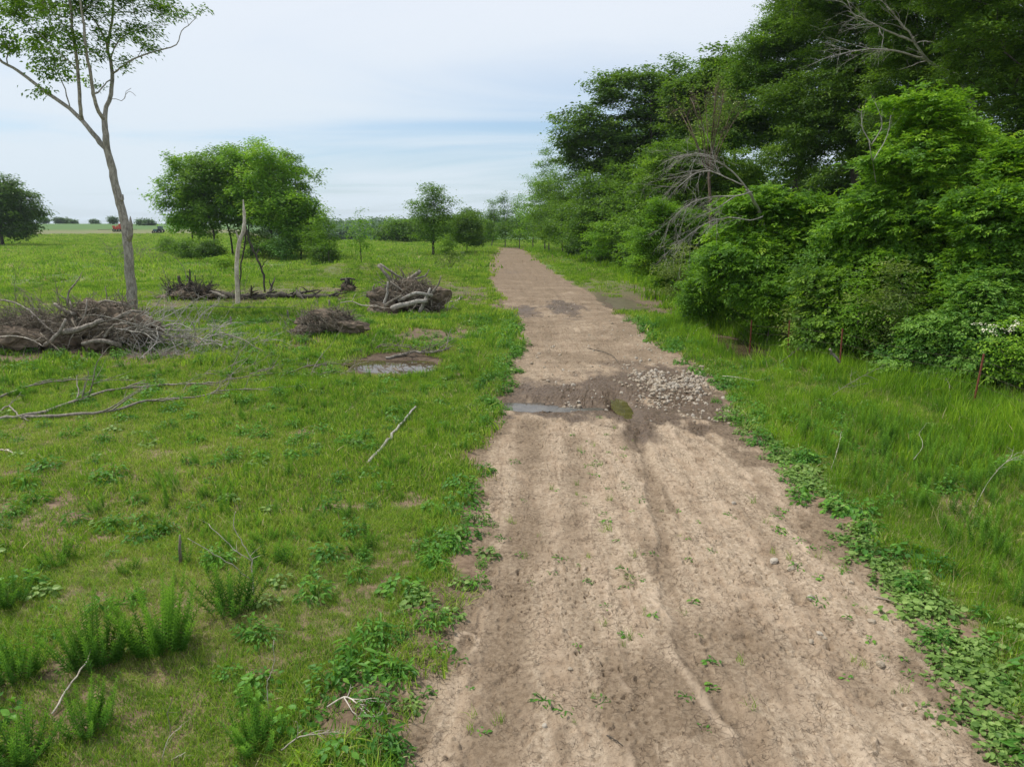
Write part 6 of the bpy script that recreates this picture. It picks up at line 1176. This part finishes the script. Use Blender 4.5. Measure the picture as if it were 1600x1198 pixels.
x, y = sector(rng, 3, 30, 9); m = (road_in(x, y) < .18) & (np.min([((x - q[1]) / q[3]) ** 2 + ((y - q[2]) / q[4]) ** 2 for q in PD], axis=0) > 1.7) & (rng.uniform(0, 1, len(x)) < .28 + .7 * sstep(-1.2, -.3, road_in(x, y))) & (x < 9); x, y = x[m], y[m]; n = len(x)
scatter('broadleaf_weeds', 'small broad-leaved weeds mixed into the grass', BM, np.stack([x, y, HG(x, y)], 1), np.stack([rng.normal(0, .1, n), rng.normal(0, .1, n), rng.uniform(0, 6.28, n)], 1), rng.uniform(.3, .95, n) * (1 + .02 * y), rng.integers(0, 5, n))
# the creeper along the right edge of the track
VL = tr((1620, 1190), (1560, 1100), (1500, 1010), (1440, 935), (1370, 865), (1300, 790), (1250, 745), (1205, 700), (1175, 665), (1150, 640))
n = 2500; u = rng.uniform(0, 1, n); sidx = u * (len(VL) - 1); i0 = sidx.astype(int).clip(0, len(VL) - 2); fr_ = sidx - i0; P = VL[i0] * (1 - fr_)[:, None] + VL[i0 + 1] * fr_[:, None]
P = P + rng.normal(0, 1, (n, 2)) * np.array([.15, .12]) * (1.35 - .7 * u)[:, None] * (1 + .6 * fbm(P[:, 1] * 1.3, P[:, 0], 105, 2))[:, None]; keep_ = fbm(P[:, 0] * 2.8, P[:, 1] * 2.8, 103, 3) > -.04 + rng.normal(0, .14, n); P = P[keep_]; n = len(P)
z = np.array([surf(a, c) for a, c in P]); VM = [broad(850 + k, 7 + k, .075, .07, .066, .66, 'vine', flat=.75) for k in range(5)]
scatter('creeper', 'pale green heart-leaved creeper trailing along the right edge of the track', VM, np.column_stack([P, z]), np.stack([rng.normal(0, .15, n), rng.normal(0, .15, n), rng.uniform(0, 6.28, n)], 1), rng.uniform(.55, 1.3, n), rng.integers(0, 5, n))
# sprouts on the track
SPm = [broad(860, 12, .05, .05, .04, .35, 'weed'), broad(861, 9, .04, .03, .03, .6, 'weed'), clump_mesh(862, M['lush'], 14, .03, .03, .10, .004, lean=.5)]
spr = []
for (a0, c0, a1, c1, sg, n) in [(930, 700, 990, 1000, 26, 46), (830, 720, 860, 1000, 40, 16), (960, 660, 950, 720, 20, 12), (700, 1000, 760, 1150, 30, 8), (1180, 760, 1330, 960, 30, 26), (1050, 860, 1140, 1120, 40, 10), (1330, 1000, 1440, 1150, 30, 10), (1010, 760, 1090, 880, 40, 8), (880, 1080, 960, 1180, 40, 5)]:
    for k in range(n): v = rng.uniform(); spr.append((a0 + (a1 - a0) * v + rng.normal(0, sg), c0 + (c1 - c0) * v + rng.normal(0, 14)))
for a, c in spr:
    p = g0(a, min(c, 1190)); 
    if road_in(p[0], p[1]) < .05: continue
    k = int(rng.integers(0, 3)); o = bpy.data.objects.new('sprout', SPm[k]); COL.objects.link(o); o.location = (p[0], p[1], surf(p[0], p[1]) - .003); o.rotation_euler = (0, 0, rng.uniform(0, 6)); o.scale = (rng.uniform(.7, 1.9),) * 3; tag(o, 'tiny green seedling sprouting from the bare dirt of the track', 'seedling', 'seedlings scattered over the dirt track')

# gravel dumped at the crossing
gp_ = []
for (a, c, hw, hh, n) in [(1045, 600, 54, 18, 330), (1085, 592, 26, 17, 150), (1010, 588, 30, 10, 110), (1015, 622, 45, 8, 70), (893, 627, 16, 8, 60), (1085, 620, 20, 8, 20), (905, 600, 60, 25, 40), (1000, 570, 50, 10, 40), (1120, 650, 40, 20, 24), (880, 480, 24, 12, 40), (1080, 640, 60, 20, 24), (980, 520, 60, 40, 60), (850, 560, 60, 30, 40), (1010, 545, 30, 8, 30)]:
    for k in range(n): gp_.append((a + rng.normal(0, hw * .55), c + rng.normal(0, hh * .55), n > 100))
x0 = []; zs = []; sc_ = []
for a, c, big in gp_:
    p = g0(a, c); x0.append(p[:2]); s = float(np.clip(rng.lognormal(-3.1, .40), .014, .09)) * (1 if big else .85); sc_.append(s); zs.append(surf(p[0], p[1]) + s * .02 + (rng.uniform(0, .012) if big else 0))
n = len(x0); scatter('gravel', 'pale broken limestone gravel dumped on the wet crossing', SM, np.column_stack([np.array(x0), zs]), rng.uniform(0, 6.28, (n, 3)) * [.15, .15, 1], np.array(sc_), rng.integers(0, 6, n))
# crumbs of soil and grit over the whole track
x, y = sector(rng, 2.6, 30, 55, 45); m = (road_in(x, y) > -.3) & (rng.uniform(0, 1, len(x)) < .12 + .5 * sstep(0, .3, fbm(x * 1.2, y * .8, 107, 3)) + .3 * sstep(.6, 0, road_in(x, y))); x, y = x[m], y[m]; n = len(x)
CM = []
for k in range(4): b = MB(); V, T = icos(rng, (0, 0, 0), (1, .8, .6), 1, .5, 1.5, 620 + k); b.add(V, None, T); CM.append(b.mesh('clod', M['soil'] if k < 2 else M['clod']) if 'clod' in M else b.mesh('clod', M['soil']))
z = np.array([surf(a, c) for a, c in zip(x, y)])
scatter('soil_crumbs', 'clods and crumbs of soil lying on the track', CM, np.column_stack([x, y, z]), rng.uniform(0, 6.28, (n, 3)), np.clip(rng.lognormal(-5.2, .5, n), .002, .03), rng.integers(0, 4, n))
# dry stalks standing in the left foreground
DS = [clump_mesh(870 + k, M['straw'], 12, .12, .18, .42, .0035, lean=.5, seg=3) for k in range(3)]
x, y = sector(rng, 3.4, 12, 7); m = dens_mask(rng, x, y) & (fbm(x * .7 + 3, y * .7, 111, 3) > .05) & (x < 0); x, y = x[m], y[m]; n = len(x)
scatter('dry_stalks', 'thin straw coloured dead stalks in the lower left grass', DS, np.stack([x, y, HG(x, y)], 1), np.stack([rng.normal(0, .2, n), rng.normal(0, .2, n), rng.uniform(0, 6.28, n)], 1), rng.uniform(.5, 1.15, n), rng.integers(0, 3, n))
x, y = sector(rng, 5, 24, 2.2); m = dens_mask(rng, x, y) & (x > interp(ER, y) + 1.2); x, y = x[m], y[m]; n = len(x)
scatter('dry_stalks', 'pale dead stalks bent over in the tall grass on the right', DS, np.stack([x, y, HG(x, y)], 1), np.stack([rng.normal(0, .3, n), rng.normal(0, .3, n), rng.uniform(0, 6.28, n)], 1), rng.uniform(.8, 1.5, n), rng.integers(0, 3, n))
